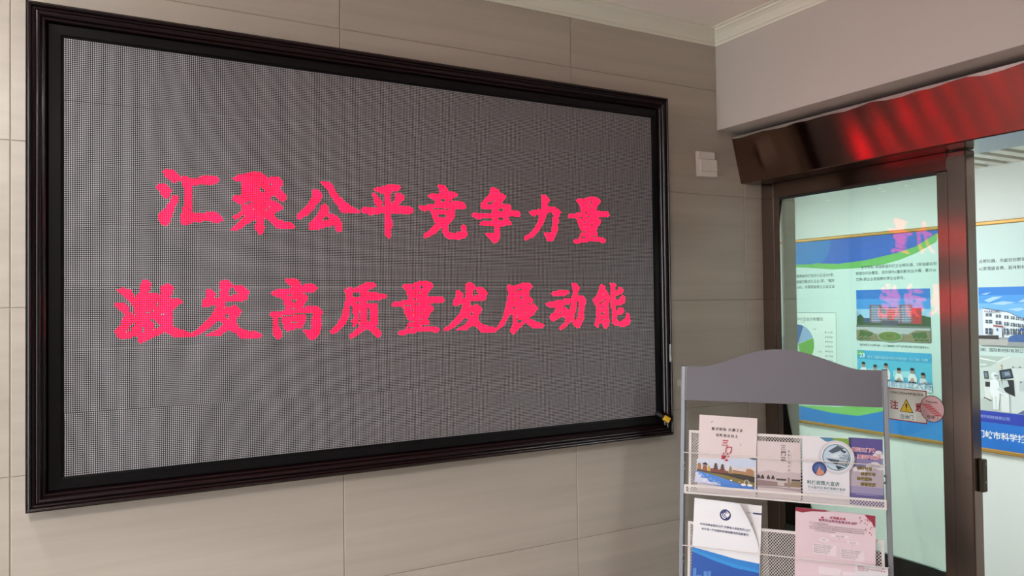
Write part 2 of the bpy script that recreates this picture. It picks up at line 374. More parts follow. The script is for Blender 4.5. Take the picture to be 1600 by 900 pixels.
# lit characters as outlines in dots of the matrix: (strokes, gaps)
GLYPHS = {
 'hui': ([[(45.7,159.2),(47.9,159.9),(51,160),(53.7,158.2),(55.3,156.4),(57.3,157.2),(60,156.1),(63.7,156.1),(64.9,157.1),(68.1,158.2),(72.2,158.5),(74.2,157.3),(74.9,155.6),(73.4,154),(70.5,153.1),(65.7,153.2),(63.6,152),(60.8,151.9),(60.8,137.2),(64,136.9),(67.2,137.3),(69.7,138.3),(72.1,138.4),(75,137),(77,134.9),(76.6,132.9),(74.1,132.2),(71.3,132.5),(68.4,133.4),(65.6,132.5),(61.6,132.1),(58.4,130.2),(56,130.1),(54.6,131.8),(55,135.2),(56.2,137.8),(56.8,142.2),(56.8,149.9),(56.3,152.4),(55.3,154.5),(52.1,153),(49.8,154.1),(47.5,156.5)],
   [(42.8,150.3),(44,151.6),(47.5,151.8),(49.8,150.3),(50.6,148.6),(50.3,146.1),(48.6,144.1),(47,144.6),(45.1,147)],
   [(51.3,146.1),(53.7,146.5),(54.5,145),(53.7,142),(52.1,138.9),(50.5,134.2),(49.3,130.3),(47.4,129),(45.5,130.1),(43.9,133.5),(44.1,135.6),(47.4,138.7),(49.4,142.2)]],
   []),
 'ju': ([[(82,157.1),(84.5,159.3),(88.7,160.3),(92.5,161.8),(96.2,162),(99.1,161.3),(100.5,159.6),(101.9,159),(105,160.5),(107.7,159.6),(110.1,157.3),(109.6,155.3),(108.1,153.7),(110.1,151.4),(112,149),(112.2,147),(110.5,145.9),(107.6,146.3),(105.7,145.2),(108.6,144.3),(110,142.7),(109.5,140.9),(105.1,139.2),(104.7,137.7),(107,135.3),(111.4,134),(115.3,133.4),(117.5,131.5),(115.3,130.2),(110.4,129.8),(107,130.1),(104.1,132.3),(100.8,135.1),(99.1,136.5),(98.7,133.5),(99.6,130.6),(98.9,127.2),(97.4,125.9),(96,126.8),(94.1,129.9),(94.9,133.4),(95.1,135.3),(90.9,132.7),(87.6,130.2),(84.4,128.1),(81.6,127.8),(81,128.9),(83.5,131.4),(88.1,135),(89.1,137.5),(83.5,134.3),(81.9,135.2),(84.4,137.3),(86.5,139.3),(87.5,142.5),(85.4,143.1),(82.9,144.4),(81.8,146.8),(83.6,147.7),(87,147.8),(87.2,155.8),(83.1,156)]],
   [[(97.1,153.8),(99,152.9),(99.9,151.2),(98,149.9),(96.9,151.5)],[(102.8,148.2),(105.7,148.9),(107.6,147.3),(108.1,145.8),(103.7,146)],[(88.2,143.7),(92.4,145.4),(92.8,144.5),(89.5,142.8)],[(100.4,141.4),(102.3,143),(103,142.1),(100.4,140.2)],[(93,140.8),(94.4,140.9),(94.4,139.9),(93,139.9)],[(91,157.4),(92.7,157.5),(92.7,156.9),(91,156.7)],[(91,153.4),(92.6,153.5),(92.6,152.8),(91,152.7)],[(90,149.4),(91.9,149.5),(91.9,148.8),(90,148.7)],[(102.1,156.2),(103.8,156.3),(103.8,155.5),(102.1,155.4)],[(105.7,153.3),(107.6,153.4),(107.6,152.7),(105.7,152.6)],[(95.2,144.4),(96.1,144.4),(96.1,143.7),(95.2,143.6)]]),
 'gong': ([[(127.3,153.5),(129.4,154.4),(131.9,153.1),(133,151.5),(132.3,148.5),(130.6,145.8),(127.2,141.8),(123.4,138.3),(120.5,136.1),(118.4,136.4),(118,138.1),(119.7,140.2),(123.4,143.8),(125.5,146.8),(127.3,150.7)],
   [(131.8,158.8),(133.7,159.4),(137.5,159.2),(139.7,157),(141,154.1),(143.1,150.8),(146.6,148),(150.5,145.1),(153.6,144),(156.1,142.4),(155.4,140.6),(152.7,140.5),(145.6,140.8),(143.9,141.8),(142.2,145.1),(138.8,149.7),(136.2,154.2),(133.2,157.2)],
   [(132.3,144.9),(134.4,145.6),(136.6,144.2),(137.2,142.3),(136.7,140.2),(139.1,139.7),(142.1,138.3),(144.3,135.8),(145.4,133.3),(144.9,130.7),(143.4,128.9),(142.1,129.7),(139.5,132.8),(135.2,132),(130.9,130.6),(127.5,129.6),(125.2,130.2),(124.8,132.5),(126.7,135.5),(129.7,138.6),(131.4,141.6)]],
   [[(135.7,138.9),(137.4,136),(133.5,135.4),(132.2,135.9),(133.9,137.5)]]),
 'ping': ([[(165,156.4),(167.2,158),(171.2,158.5),(175.3,160),(181,160.4),(182.8,158.3),(182,156.7),(179.4,156.1),(176.5,155.2),(176.5,146.9),(179.8,146.8),(188.7,147),(190.5,145.6),(191.2,143.9),(190,142.6),(186.5,142.2),(176.2,142.5),(176.4,139),(176.9,135.7),(176.3,131.7),(176,127.3),(174.5,125.8),(172.9,127),(172.2,129.6),(172.3,142.3),(170,141.7),(163.5,140.4),(159,140.7),(156.3,143.9),(161,145.3),(168.1,145.5),(172.1,146.2),(172.2,154.4),(169.1,154.5),(166.6,155.3)],
   [(164.1,153.9),(166.1,153.6),(168.6,150.8),(170.6,148.5),(170.1,146),(168,145.2),(166,146.8),(164.8,150.6)],
   [(179.4,154.9),(182,154.8),(184.6,153.7),(185,151.7),(182.9,149.2),(179.8,147),(176.2,146.4),(176,147.6),(178.8,149.9)]],
   []),
 'jing': ([[(208,161.2),(209.3,162),(212.4,161.7),(214.8,159.7),(214.5,157.5),(220.3,157.6),(221.9,156.4),(221.4,154.7),(218.2,154),(218.1,152.1),(222.4,151.6),(225.6,151.5),(228.6,149.2),(227.5,147.5),(222.4,147.4),(218.1,147.2),(220.2,146.4),(220.4,144.4),(218.8,140.5),(216.4,138.2),(215,136.4),(214.7,132.1),(217.9,131.2),(222.2,131.6),(224.6,132.9),(224.4,135.8),(226,137.1),(227.6,136.4),(228.1,133),(228.9,130.6),(227,128.3),(222.1,127),(215.7,127),(213.1,128.6),(211.5,131),(210.8,134.8),(208.9,133.3),(205.3,130.1),(201.1,128),(198,127.4),(197.3,129.1),(200.1,131.1),(203.7,134.1),(206.4,136.6),(204.6,139.4),(203.3,143.6),(201.8,145.5),(198.2,144.3),(195.7,145.6),(194.2,147.2),(199.3,148.4),(206.3,148.8),(205.8,151.4),(204,152.8),(201.4,153.6),(201.1,154.8),(203,155.6),(210.8,156.8),(209.2,158.8)]],
   [[(209.7,152.8),(213.1,153),(213.1,151.3),(209.7,151.1)],[(204.4,146.8),(216.5,147.4),(216.5,146.5),(204.4,145.9)],[(207.7,142.9),(214,143.2),(214,141.5),(207.7,141.2)],[(216.5,151.8),(218.1,151.8),(218.1,151),(216.5,150.9)]]),
 'zheng': ([[(245.6,161.9),(247.9,162.8),(251.3,162),(253.5,159.4),(257.5,158.1),(258.3,156.4),(256.3,154.5),(253.4,152.4),(259.1,152.4),(262,150.8),(261.4,148.2),(264.3,148.4),(267.8,147.5),(269.4,145.5),(268.3,144.2),(260.5,144.1),(260.1,141.1),(262.4,139.1),(261.2,138.1),(256.6,137.4),(252.6,137.2),(253.1,134.3),(252.8,129.2),(250.8,126.2),(248.5,125.3),(246.3,127),(242.9,130.2),(241.8,131.4),(244.6,132),(248.9,131.6),(248.9,137.1),(239.7,136.7),(236.9,138.1),(239.7,139.5),(247,140.3),(249,142.6),(241.4,142),(235.9,141),(233.7,142.2),(231.5,144.3),(234.3,144.7),(239.8,145.2),(247.1,145.5),(247.7,147.8),(239.8,147.7),(238.5,149.3),(238.8,151.3),(241.6,154.5),(245.6,158.4)]],
   [[(242.4,151.3),(244.9,153.1),(250.6,154.2),(247.7,152.1),(245.5,150.9)],[(252.2,148.8),(256.2,149),(256.2,147.5),(252.2,147.3)],[(252.1,143.2),(255.8,143.4),(255.8,141.4),(252.1,141.2)]]),
 'li': ([[(285.5,159.2),(287.7,160.5),(289.9,159.7),(292.9,157),(291.1,154.1),(290.8,151.5),(296.1,152),(298.6,151.2),(301.9,148.7),(300.5,146.1),(299.6,141.3),(298.6,135.6),(296.9,131.2),(294.9,128.3),(292.1,127.6),(290.4,128.2),(288.8,131),(287.5,133.3),(288.1,134.5),(291.1,133.6),(293.6,134.4),(294.5,138.2),(295.4,143.5),(295.7,147.3),(291.9,148),(289.9,146.5),(288.8,143.6),(286.2,138.9),(282.9,134.1),(279,130.7),(275.2,128.9),(272.5,127.7),(271.5,130),(274.7,131.7),(279.1,135.3),(282.4,140.1),(284.7,145.3),(283.1,145.7),(278.4,145.3),(276.3,147.5),(278.8,149.3),(285.8,149.6),(286.2,157.1)]],
   []),
 'liang': ([[(315.1,157.3),(316.5,158.7),(322,159),(327.6,161),(332.6,160.8),(336,158.9),(335.7,157.2),(333.1,154.6),(331.9,151.3),(342.7,151.1),(343.7,148.6),(342.1,147.1),(338.1,147.1),(334.6,146.7),(333.2,146),(336.3,144),(335.7,142.2),(332.8,138.8),(331.6,136.9),(333,135.1),(332.7,133.2),(331,132.3),(337.2,131.8),(339.7,130.7),(339.4,128.3),(337.1,127.8),(335.4,128.7),(325.3,128.6),(318.1,127.8),(314.8,126.5),(312.4,127.6),(312.4,129.4),(316.5,130.4),(317.7,132.8),(318.8,134.6),(318.6,136.9),(316.7,140.9),(315.4,144.1),(315.4,144.8),(308.6,144.5),(307.3,146),(308.7,147.6),(319.6,149.1),(318.3,152.4),(318,154.2)]],
   [[(321.1,156.7),(324.5,156.9),(324.4,156),(321.1,155.9)],[(326.7,157.5),(329.2,157.6),(329.2,156.4),(326.7,156.3)],[(325,153.9),(328.3,154),(328.3,153.1),(324.9,152.9)],[(321.8,149.7),(325.4,149.9),(325.4,149.1),(321.8,148.9)],[(316,145.5),(321.5,145.7),(321.5,144.9),(316,144.7)],[(322.6,146.8),(327.3,147),(327.3,146.1),(322.6,145.9)],[(320.9,142.8),(323.1,142.9),(323.1,142.2),(320.9,142.1)],[(328.7,143.5),(330.1,143.5),(330.1,142.2),(328.6,142.1)],[(321.9,139.8),(323.2,139.8),(323.2,139),(321.9,139)],[(327.5,140.8),(329.2,140.8),(329.2,140),(327.5,140)],[(319.4,135.9),(323.5,136),(323.5,135.2),(319.4,135.1)],[(326.6,136.8),(329.4,136.9),(329.4,136.2),(326.6,136.1)],[(317.9,131.7),(323.4,131.9),(323.4,131.2),(317.9,131)],[(326.8,132.9),(331.3,133.1),(331.3,132.3),(326.8,132.2)]]),
 'ji': ([[(35.8,99.4),(37.4,100.3),(39.7,99.2),(40.9,97.7),(39.7,95.1),(39.3,93.1),(42.9,92.7),(45.3,92),(45.5,96.8),(47.3,97.9),(50.2,97.7),(51.6,95.5),(51,93.3),(49.8,90.6),(50.2,89.7),(54.7,89.9),(56.4,88.4),(55.1,87),(52.6,85.3),(51.4,84),(50.9,80.4),(50.5,77.8),(50.7,75.1),(53,74),(57.1,72.3),(60.7,70.9),(60.7,68.6),(55.8,68.6),(51.3,68.7),(49.3,70.8),(47.3,72.1),(44.4,70.5),(40.5,68.8),(38.1,67.6),(35.7,66.2),(34.1,67.7),(33.4,70.1),(29.1,68.8),(25.2,68.7),(23.9,70.7),(22.8,73.5),(24.1,74.9),(25.6,76.6),(26.8,79.6),(28,81.7),(26.4,83),(24.5,85.2),(22.6,87.6),(25.3,88),(28,87.5),(29.3,86.5),(29.9,88.6),(28,90.3),(26.1,92.5),(24.5,94.5),(26.4,95.7),(29.1,95.3),(31.1,94.7),(32.2,91.2),(34.2,92),(35,95.5)]],
   [[(29.1,88.6),(30.7,88.2),(31.5,85.6),(32.2,82.5),(32.6,81.2),(31.4,82.1),(29.9,84.3),(29.5,86.5)],[(31.8,77.1),(33,77.1),(32.2,75.6),(29.9,72.6),(29.3,73.5),(30.3,75.6)],[(40.5,79.1),(42.9,78),(44.7,75.7),(43.3,74),(41.3,73.2),(42.5,75.8),(40.5,78)],[(44.7,82.5),(46.7,82.5),(46.7,81),(44.7,81.1)],[(36.5,74.6),(37.5,74.6),(37.5,72.4),(36.5,72.4)],[(36.6,89.4),(38.5,89.4),(38.5,88.7),(36.5,88.8)],[(43.1,87.6),(43.9,87.6),(43.9,85.8),(43.1,85.8)],[(27.9,72.7),(29.1,72.7),(29.1,71.8),(27.9,71.8)],[(38.5,82.9),(39.7,82.8),(39.7,82.2),(38.5,82.2)],[(40.7,84.1),(41.9,84.1),(41.9,83),(40.7,83)]]),
 'fa': ([[(75,98.6),(76.5,99.9),(79,100.4),(81.1,98.6),(81.9,97.1),(82.7,96.4),(85.7,97.1),(88.2,96.7),(90.5,94.4),(90.7,92.2),(89.4,89.1),(86.5,87.6),(82.3,88.1),(78.5,87.7),(77.3,84.4),(80.6,85.3),(83.5,85.9),(85.6,84.3),(86.7,83),(86,80.8),(84.3,78.2),(83.5,75.6),(86,72.9),(90.2,71.4),(94.5,70.6),(97.9,69.2),(97.5,67.9),(94.4,66.6),(86.4,66.7),(84.7,68.5),(82.2,71.2),(80.1,72.1),(76.8,70.1),(74.3,68.6),(69.4,68.8),(68,69.7),(72.7,71.9),(76.4,74.4),(77,75.3),(75.6,76.6),(73.5,77.5),(71.9,75.8),(69.4,73.3),(65.4,70.8),(60.9,68.6),(59.4,69.3),(59.4,71),(62.6,72.4),(66.2,75.5),(70.7,80.2),(72.7,84.5),(73.6,86.2),(70.3,85.6),(67,84.8),(65.6,85.7),(66,88.5),(67.9,90.6),(67.9,94.5),(70.3,95.1),(72.4,93.8),(72.8,92.3),(71.9,89.7),(74.8,90.1),(75.6,94)]],
   [[(80.8,95.3),(82.3,96.2),(83.1,94.7),(85.6,92.3),(82.7,91.6),(80.2,91),(79.8,93.2)],[(77.2,81.4),(80.6,81.3),(79.7,78.3),(78.5,78.7)]]),
 'gao': ([[(110.7,100.1),(112,100.8),(117.9,100.9),(119.9,98.7),(120.1,97.1),(121.9,97.6),(127.5,97.6),(129.8,96),(128.8,93.9),(127,93.2),(121.5,93.2),(121,92.3),(123.3,91.4),(124.6,89.3),(122.8,87.5),(121.4,84.3),(123.7,84.7),(126.9,85.4),(130.6,84.4),(132.8,81.8),(132,77.2),(131.7,71.6),(130.5,68),(127.2,64.8),(125.8,64.4),(124,66.8),(120.4,71.3),(122.7,71.4),(125.9,70.9),(126.4,75.5),(126.6,80.5),(123.7,81),(122.7,79.7),(123.2,77.4),(121.8,75.1),(120.4,71.9),(116.3,71.6),(112.7,70.3),(110.9,71.7),(109.6,74),(109.2,77.7),(108.3,78.8),(107.2,78.6),(107.4,73.6),(108.5,71.4),(108.7,66.8),(106.7,65.5),(104.7,67.4),(103.8,69.7),(104.1,77.8),(102.1,80.9),(103,82.1),(111.4,82.6),(111,85.3),(109.7,88.1),(109.3,89.9),(107,90.1),(104.4,91.3),(103.1,92.8),(104.4,94.4),(112,94.8),(115.1,96),(112.9,98)]],
   [[(114.2,88.5),(117.3,89.1),(117.8,87.8),(115.1,87.1)],[(112,92.1),(115.1,92.1),(115.1,91.2),(111.9,91.2)],[(109.4,79.8),(115.9,79.7),(115.9,78.8),(109.4,78.9)],[(116.1,80.6),(122.7,80.5),(122.7,79.7),(116.1,79.8)],[(114.1,76.2),(117.7,76.1),(117.7,75.1),(114.1,75.2)],[(114.1,83.9),(116.8,83.9),(116.8,83),(114.1,83)]]),
 'zhi': ([[(145.5,95.2),(148.4,95.6),(152.9,95.4),(156.1,96.9),(159.8,99.1),(163.9,99.4),(166,98),(165.7,96),(163.9,95.4),(161.6,95.2),(161.1,92.9),(166.6,92.5),(171.3,92.5),(173.1,90.9),(172,89.3),(168.9,88.4),(160.1,88.3),(159.7,86.5),(165.2,86.5),(167,85.3),(166.8,80.4),(166.5,73.3),(166,72),(168.3,69.7),(169.4,67.5),(168.7,65.7),(166.8,64.6),(164.5,66.7),(161.8,69.5),(159.3,71.3),(156.8,68.7),(153.6,66.6),(149.9,64.8),(148.4,66.8),(150,68),(154,71),(152.7,71.5),(150.9,72.8),(150.5,75.5),(151.6,77.2),(151.4,82.5),(150.5,83.3),(150.6,85.5),(149.2,85.5),(149.2,81.2),(148.3,77.3),(146.4,73.4),(142.8,70),(139.7,68.1),(137.6,68.6),(137.3,69.9),(140.2,72.7),(142.9,76.1),(144.7,79.9),(145.9,85.1),(146.5,87.3),(146.6,93)]],
   [[(151.5,92.5),(156.1,92.7),(155.8,90.5),(151.1,89.9)],[(152.6,87.1),(156,87.1),(156,85.8),(152.6,85.9)],[(155.1,82),(156.5,81.9),(156.4,73.6),(155,73.6)],[(160.5,83.2),(162.4,83.2),(162.3,74.8),(160.5,74.8)],[(153.4,73.6),(155,73.6),(155,71.4),(153.4,71.4)]]),
 'zhan': ([[(257.6,95.9),(259.1,97.8),(262.8,96.7),(266.8,97.6),(270.3,99.1),(275.4,99.2),(278.4,96.7),(276.8,95),(274.8,93.2),(274.7,89.7),(276.7,89.1),(278.2,87.1),(277.2,85.3),(279.2,84.2),(282.3,81.8),(280.7,80),(279.1,79.2),(278.6,77),(275.5,76.2),(275.5,74.4),(279,73),(283.6,71.4),(288,70),(286.7,68.7),(281,67.7),(277.9,67.6),(275.4,69.6),(272.4,72.3),(270.9,71.5),(268.4,69.4),(265.8,66.8),(263.3,64.3),(261.3,64.8),(259.6,67.4),(261.4,69.5),(261.9,73.8),(261.5,78),(259,76.9),(257.5,73.9),(255,70.6),(251.1,67.7),(246.7,67.4),(246.7,69.3),(249.6,69.2),(252.6,72.8),(255.1,77.4),(256.6,82.1),(257.9,87.3),(259,92.9)]],
   [[(263.7,93.5),(266.7,95),(270.2,95.2),(270.2,94.6),(266.7,93.5)],[(262.2,88.1),(264.4,88.1),(264.4,86.6),(262.1,86.6)],[(267.7,90.2),(269.7,90.2),(269.6,87.8),(267.6,87.8)],[(261.6,82.9),(263.8,82.9),(263.8,81.4),(261.6,81.4)],[(268.1,83.9),(269.6,83.9),(269.6,82.6),(268.1,82.6)],[(270.5,79.3),(273.8,79.5),(272,77.6)],[(264.5,79.4),(265.3,79.4),(265.7,74.2),(270.4,73.7),(268.4,72),(265.6,71.6),(264.9,75.5)],[(273.6,84.9),(276.7,84.9),(276.7,84),(273.6,84)]]),
 'dong': ([[(293.1,91.9),(294.9,92.7),(300.8,94.1),(306.7,94.1),(307.8,92.7),(306.1,90.7),(301.8,90),(294.9,90.1)],
   [(310.2,98.6),(312.2,99.2),(314.3,98.1),(316.9,95.6),(315.6,93.6),(315,89.9),(318,90.2),(320.2,89.2),(322.6,87.2),(321.8,84.9),(320.6,81.3),(320.3,78.1),(319.6,73.5),(317.9,69),(315.4,67.3),(312.7,67.6),(311.1,70.1),(309,72.4),(306.8,70.6),(304.1,68),(300.8,66.1),(298.5,67),(299.8,68.3),(303,70.7),(305.2,73.4),(303.1,75.7),(299.4,74.8),(296.7,73.1),(294.6,72.3),(292.5,73.2),(291.2,75.4),(293.1,77.4),(295.2,78.9),(297.4,82),(291.6,82.1),(289.5,83),(287.5,84.8),(293.8,86.1),(299.6,87.1),(305.5,87.8),(310.3,88.6),(311,94.9)]],
   [[(302.2,82.4),(304.9,84.2),(309.7,84.6),(309.1,81.9),(308,79.6),(306.4,80.1),(304.3,81.9)],[(313.6,85.9),(316.3,85.9),(315.6,79.1),(315,74.5),(312.8,72.8),(311.2,74.6),(312.9,79.1),(313.8,82.3)],[(299.5,79.4),(301.2,79.4),(301.2,78.5),(299.5,78.5)]]),
 'neng': ([[(334,96.3),(335.7,98.1),(339.4,96.3),(339.3,94.2),(341.6,91.7),(343.2,88.4),(342.6,85.6),(342,81.9),(341.9,75.9),(342.6,71.7),(342,68),(339.1,65.5),(337.1,67.6),(335.5,70.4),(333.5,70),(332.9,67.3),(331.2,66.4),(329.3,69.7),(330.8,73.3),(331.4,79.7),(330.6,83),(328.7,83.9),(328.4,87.6),(331.3,89.9),(333.1,92.6)],
   [(343.2,98.9),(346.9,99.3),(348.6,97.7),(347.9,92.6),(349.7,93),(351.5,96.1),(353.8,95.8),(355.6,93.5),(353.7,91.4),(348.5,89.8),(347.5,86.5),(351.3,86.7),(353.1,89.3),(355.5,90.4),(357.5,88.3),(357.1,85),(354.2,83.4),(348.3,83.2),(348.5,79),(350,79.5),(351.8,81.3),(354.7,80.8),(355.8,78.4),(354.6,76.6),(349.3,75.7),(349,72),(351,70.8),(355.1,71.9),(357.5,74.2),(358.7,77.7),(360.8,75.5),(361.6,71.7),(360.3,68.5),(356.2,67.4),(348,67.6),(345.5,69.7),(345.4,78.6),(344.3,81.4),(344.4,90.2),(344.3,96.8)]],
   [[(332.9,84.5),(335.8,85.9),(338.1,87.3),(340.1,86.6),(336.3,84.7),(333.5,83.8)],[(334.9,82.1),(338,82),(338,80.7),(334.8,80.7)],[(335.1,77.7),(337.9,77.6),(337.9,76.3),(335,76.4)],[(335,73.3),(338.1,73.2),(338.1,71.8),(335,71.8)],[(336.2,91.4),(337.9,91.4),(337.8,90),(336.1,90.1)]]),
}

LINES = [('hui', 0, 0), ('ju', 0, 0), ('gong', 0, 0), ('ping', 0, 0), ('jing', 0, 0), ('zheng', 0, 0), ('li', 0, 0), ('liang', 0, 0),
         ('ji', 0, 0), ('fa', 0, 0), ('gao', 0, 0), ('zhi', 0, 0), ('liang', -132, -61), ('fa', 152, -1), ('zhan', 0, 0), ('dong', 0, 0), ('neng', 0, 0)]
def inside(x, y, po):
    c = False; x2, y2 = po[-1]
    for x1, y1 in po:
        if (y1 > y) != (y2 > y) and x < (x2-x1)*(y-y1)/(y2-y1)+x1: c = not c
        x2, y2 = x1, y1
    return c
LIT = set()
for name, dx, dz in LINES:
    outer, holes = GLYPHS[name]
    X = [p[0] for po in outer for p in po]; Z = [p[1] for po in outer for p in po]
    for cx in range(int(min(X))-1, int(max(X))+2):
        for cz in range(int(min(Z))-1, int(max(Z))+2):
            q = (cx+0.5, cz+0.5)
            if any(inside(*q, po) for po in outer) and not any(inside(*q, po) for po in holes): LIT.add((cx+dx, cz+dz))
MW, MH = 64*PITCH, 32*PITCH
board = MB().bbox((0.0004, 0.0, 0.0004), (MW-0.0004, WY-0.002, MH-0.0004), mask_m, 0.0003)
def dot_mesh(ci, ri):
    V = []; F = []; M = []
    hexa = [(math.cos(math.pi/6+math.pi/3*k)*0.375*PITCH, math.sin(math.pi/6+math.pi/3*k)*0.375*PITCH) for k in range(6)]
    for c in range(64):
        for r in range(32):
            x, z = (c+0.5)*PITCH, (r+0.5)*PITCH; o = len(V)
            V += [(x+a, -0.0004, z+b) for a, b in hexa]; F.append((o, o+1, o+2, o+3, o+4, o+5))
            M.append(1 if (ci*64+c, ri*32+r) in LIT else 0)
    me = bpy.data.meshes.new('dot_grid'); me.from_pydata(V, [], F); me.materials.append(dot_m); me.materials.append(lit_m)
    me.polygons.foreach_set('material_index', M); me.update(); return me, any(M)
proto = board.build('led_module', led); blank = None
for ri in range(7):
    for ci in range(6):
        o = proto if (ri, ci) == (0, 0) else link(proto.copy(), led)
        o.location = (ci*MW+random.uniform(-1, 1)*0.0003+(0.0008 if ri == 0 else 0), -WY, ri*MH+random.uniform(-1, 1)*0.0003)
        lit_here = any((ci*64+c, ri*32+r) in LIT for c in range(64) for r in range(32))
        if not lit_here and blank is not None: me = blank
        else:
            me, lit_here = dot_mesh(ci, ri)
            if not lit_here: blank = me
        dg = tag(link(bpy.data.objects.new('dot_grid', me), o), kind='stuff')
        if lit_here: dg['label'] = 'grid of pale LED dots with some lit red'

# ------------------------------------------------------------------ the automatic door
door = structure(empty('door_1', (2.384, -0.4, 0)))
DX, DY = 2.384, -0.4
def dpart(name, mb): return mb.build(name, door)
def dbox(name, a, b, m, c=0.0015):
    return dpart(name, MB('z' if 'rail' in name else 'y').bbox((a[0]-DX, a[1]-DY, a[2]), (b[0]-DX, b[1]-DY, b[2]), m, c))
YE = -3.3                       # far end of the door, outside the picture
# sloping cover of the operator: profile (x, z) swept along y
cov = [(2.231, 2.214), (2.234, 2.2185), (2.245, 2.219), (2.50, 2.219), (2.50, 2.041), (2.278, 2.041), (2.274, 2.044)]
n = len(cov)
V = [(x-DX, WY-0.002-DY, z) for x, z in cov]+[(x-DX, YE-DY, z) for x, z in cov]
hc = dpart('header_cover', MB('z').add(V, [(i, (i+1) % n, n+(i+1) % n, n+i) for i in range(n)]+[tuple(range(n-1, -1, -1)), tuple(range(n, 2*n))], steel_m))
# torn protective film left along the cover's top edge
mb = MB(); m = 64; top = []; low = []
for k in range(m+1):
    y = WY-0.004-(3.2*k/m); w = 0.006+0.005*math.sin(k*1.7)*math.sin(k*0.43)+0.004*random.random()
    top.append((2.2302-DX, y-DY, 2.2172)); low.append((2.2302+w*0.245-0.0006-DX, y-DY, 2.2172-w))
mb.add(top+low, [(k, k+1, m+2+k, m+1+k) for k in range(m)], foil_m); mb.build('film_edge', hc)
dbox('gap_shade_strip', (2.29, YE, 2.2195), (2.40, WY-0.003, 2.2365), dark_m)  # dark colour stands in for shade in the gap over the cover
# fixed sidelight frame
dbox('jamb', (2.384, -0.049, 0), (2.402, WY-0.001, 2.04), steel2_m)
MB('y').box((2.387-DX, -0.072-DY, 0), (2.400-DX, -0.049-DY, 2.04), steel2_m).build('glazing_bead', door)
dbox('top_rail', (2.382, -0.737, 1.984), (2.404, -0.05, 2.0405), steel2_m)
MB().box((2.387-DX, -0.700-DY, 1.974), (2.400-DX, -0.072-DY, 1.984), dark_m).build('glazing_bead', door)
dbox('stile', (2.390, -0.7365, 0), (2.404, -0.699, 1.9838), steel2_m)
dbox('bottom_rail', (2.387, -0.699, 0.02), (2.402, -0.072, 0.733), mat('dark_film_panel', (38, 44, 42), 0.3, noise=((14, 14, 14), 0.3)))
MB().box((2.391-DX, -0.6989-DY, 0.7331), (2.397-DX, -0.0721-DY, 1.9739), GL).build('glass_pane', door)
rs_m = mat('tape_residue', (226, 228, 226), 0.7)
for y, z, a_, b_ in ((-0.505, 1.958, 0.012, 0.003), (-0.523, 1.948, 0.016, 0.002), (-0.60, 1.955, 0.006, 0.004), (-0.618, 1.936, 0.003, 0.003), (-0.30, 1.945, 0.02, 0.0015)):
    MB().bbox((2.3902-DX, y-DY, z), (2.3909-DX, y+a_-DY, z+b_), rs_m, 0.0002).build('tape_residue', door)
dbox('post', (2.380, -0.798, 0), (2.430, -0.737, 2.0395), steel2_m, 0.004)
lk = dbox('lock_strip', (2.406, -0.812, 1.000), (2.429, -0.7985, 1.098), mat('lock_bronze', (70, 62, 48), 0.4, metal=0.8))
for z in (1.03, 1.085): MB().tube([(2.418-DX, -0.8125-DY, z), (2.418-DX, -0.814-DY, z)], 0.003, bolt_m, 8).build('screw', lk)
# stickers on the glass
def on_glass(name, y, z):
    return empty(name, (2.3908, y, z), -math.pi/2)
sg = tag(on_glass('warning_sign', -0.580, 1.186), 'white rectangular sticker with red border and yellow warning triangle on the door glass', 'sign')
red = col(168, 22, 40); mb = MB()
mb.bbox((-0.07, -0.0003, 0), (0.07, 0, 0.106), col(226, 230, 224), 0.0001).build('sheet', sg)
mb = MB(); b = -0.0003
for a in ((-0.07, 0, 0.07, 0.003), (-0.07, 0.103, 0.07, 0.106), (-0.07, 0.003, -0.0665, 0.103), (0.0665, 0.003, 0.07, 0.103)): mb.rect(*a, red, 1, b)
mb.build('border', sg)
mb = MB(); mb.flat([(-0.024, 0.030), (0.024, 0.030), (0.0, 0.074)], col(30, 26, 20), 1, b)
mb.flat([(-0.0205, 0.032), (0.0205, 0.032), (0.0, 0.070)], col(228, 190, 40), 2, b)
mb.flat([(-0.002, 0.044), (0.002, 0.044), (0.003, 0.058), (-0.003, 0.058)], col(24, 22, 18), 3, b); mb.disc(0, 0.039, 0.0024, col(24, 22, 18), 3, b, 10)
mb.build('warning_triangle', sg)
mb = Lines(sg); mb.text('门内停立危险★奔跑通过危险', 0, 0.091, 0.0092, col(60, 50, 46), 1, b, 'CENTER', bold=0.012)
mb.text('注', -0.044, 0.05, 0.030, red, 1, b, 'CENTER', bold=0.025); mb.text('意', 0.044, 0.05, 0.030, red, 1, b, 'CENTER', bold=0.025)
mb.text('自动门', 0, 0.015, 0.016, col(60, 96, 120), 1, b, 'CENTER', bold=0.01); mb.build('lettering', sg)
rs = tag(on_glass('round_sticker', -0.668, 1.194), 'round pink sticker with red slanted stripes beside the warning triangle sign', 'sign')
rs.location.x = 2.3895; rs.scale = (0.983, 1, 0.983)
mb = MB(); nn_ = 40; pts = [(0.0415*math.cos(2*math.pi*k/nn_), 0.0435+0.0435*math.sin(2*math.pi*k/nn_)) for k in range(nn_)]
mb.prism(pts, -0.0006, 0.0, col(40, 30, 34)).build('rim', rs)
mb = MB().disc(0, 0.0435, 0.0393, col(196, 158, 160), 1, -0.0006, 40, 0.0413); mb.build('face', rs)
mb = MB(); b = -0.0006
for k in range(7):
    z0 = 0.0575-0.0052*k; x0 = -0.034+0.0066*max(0, k-0); mb.flat([(x0-0.003, z0), (x0+0.030-k*0.0005, z0-0.0004), (x0+0.033, z0-0.0034), (x0, z0-0.0030)], col(176, 44, 62), 2, b)
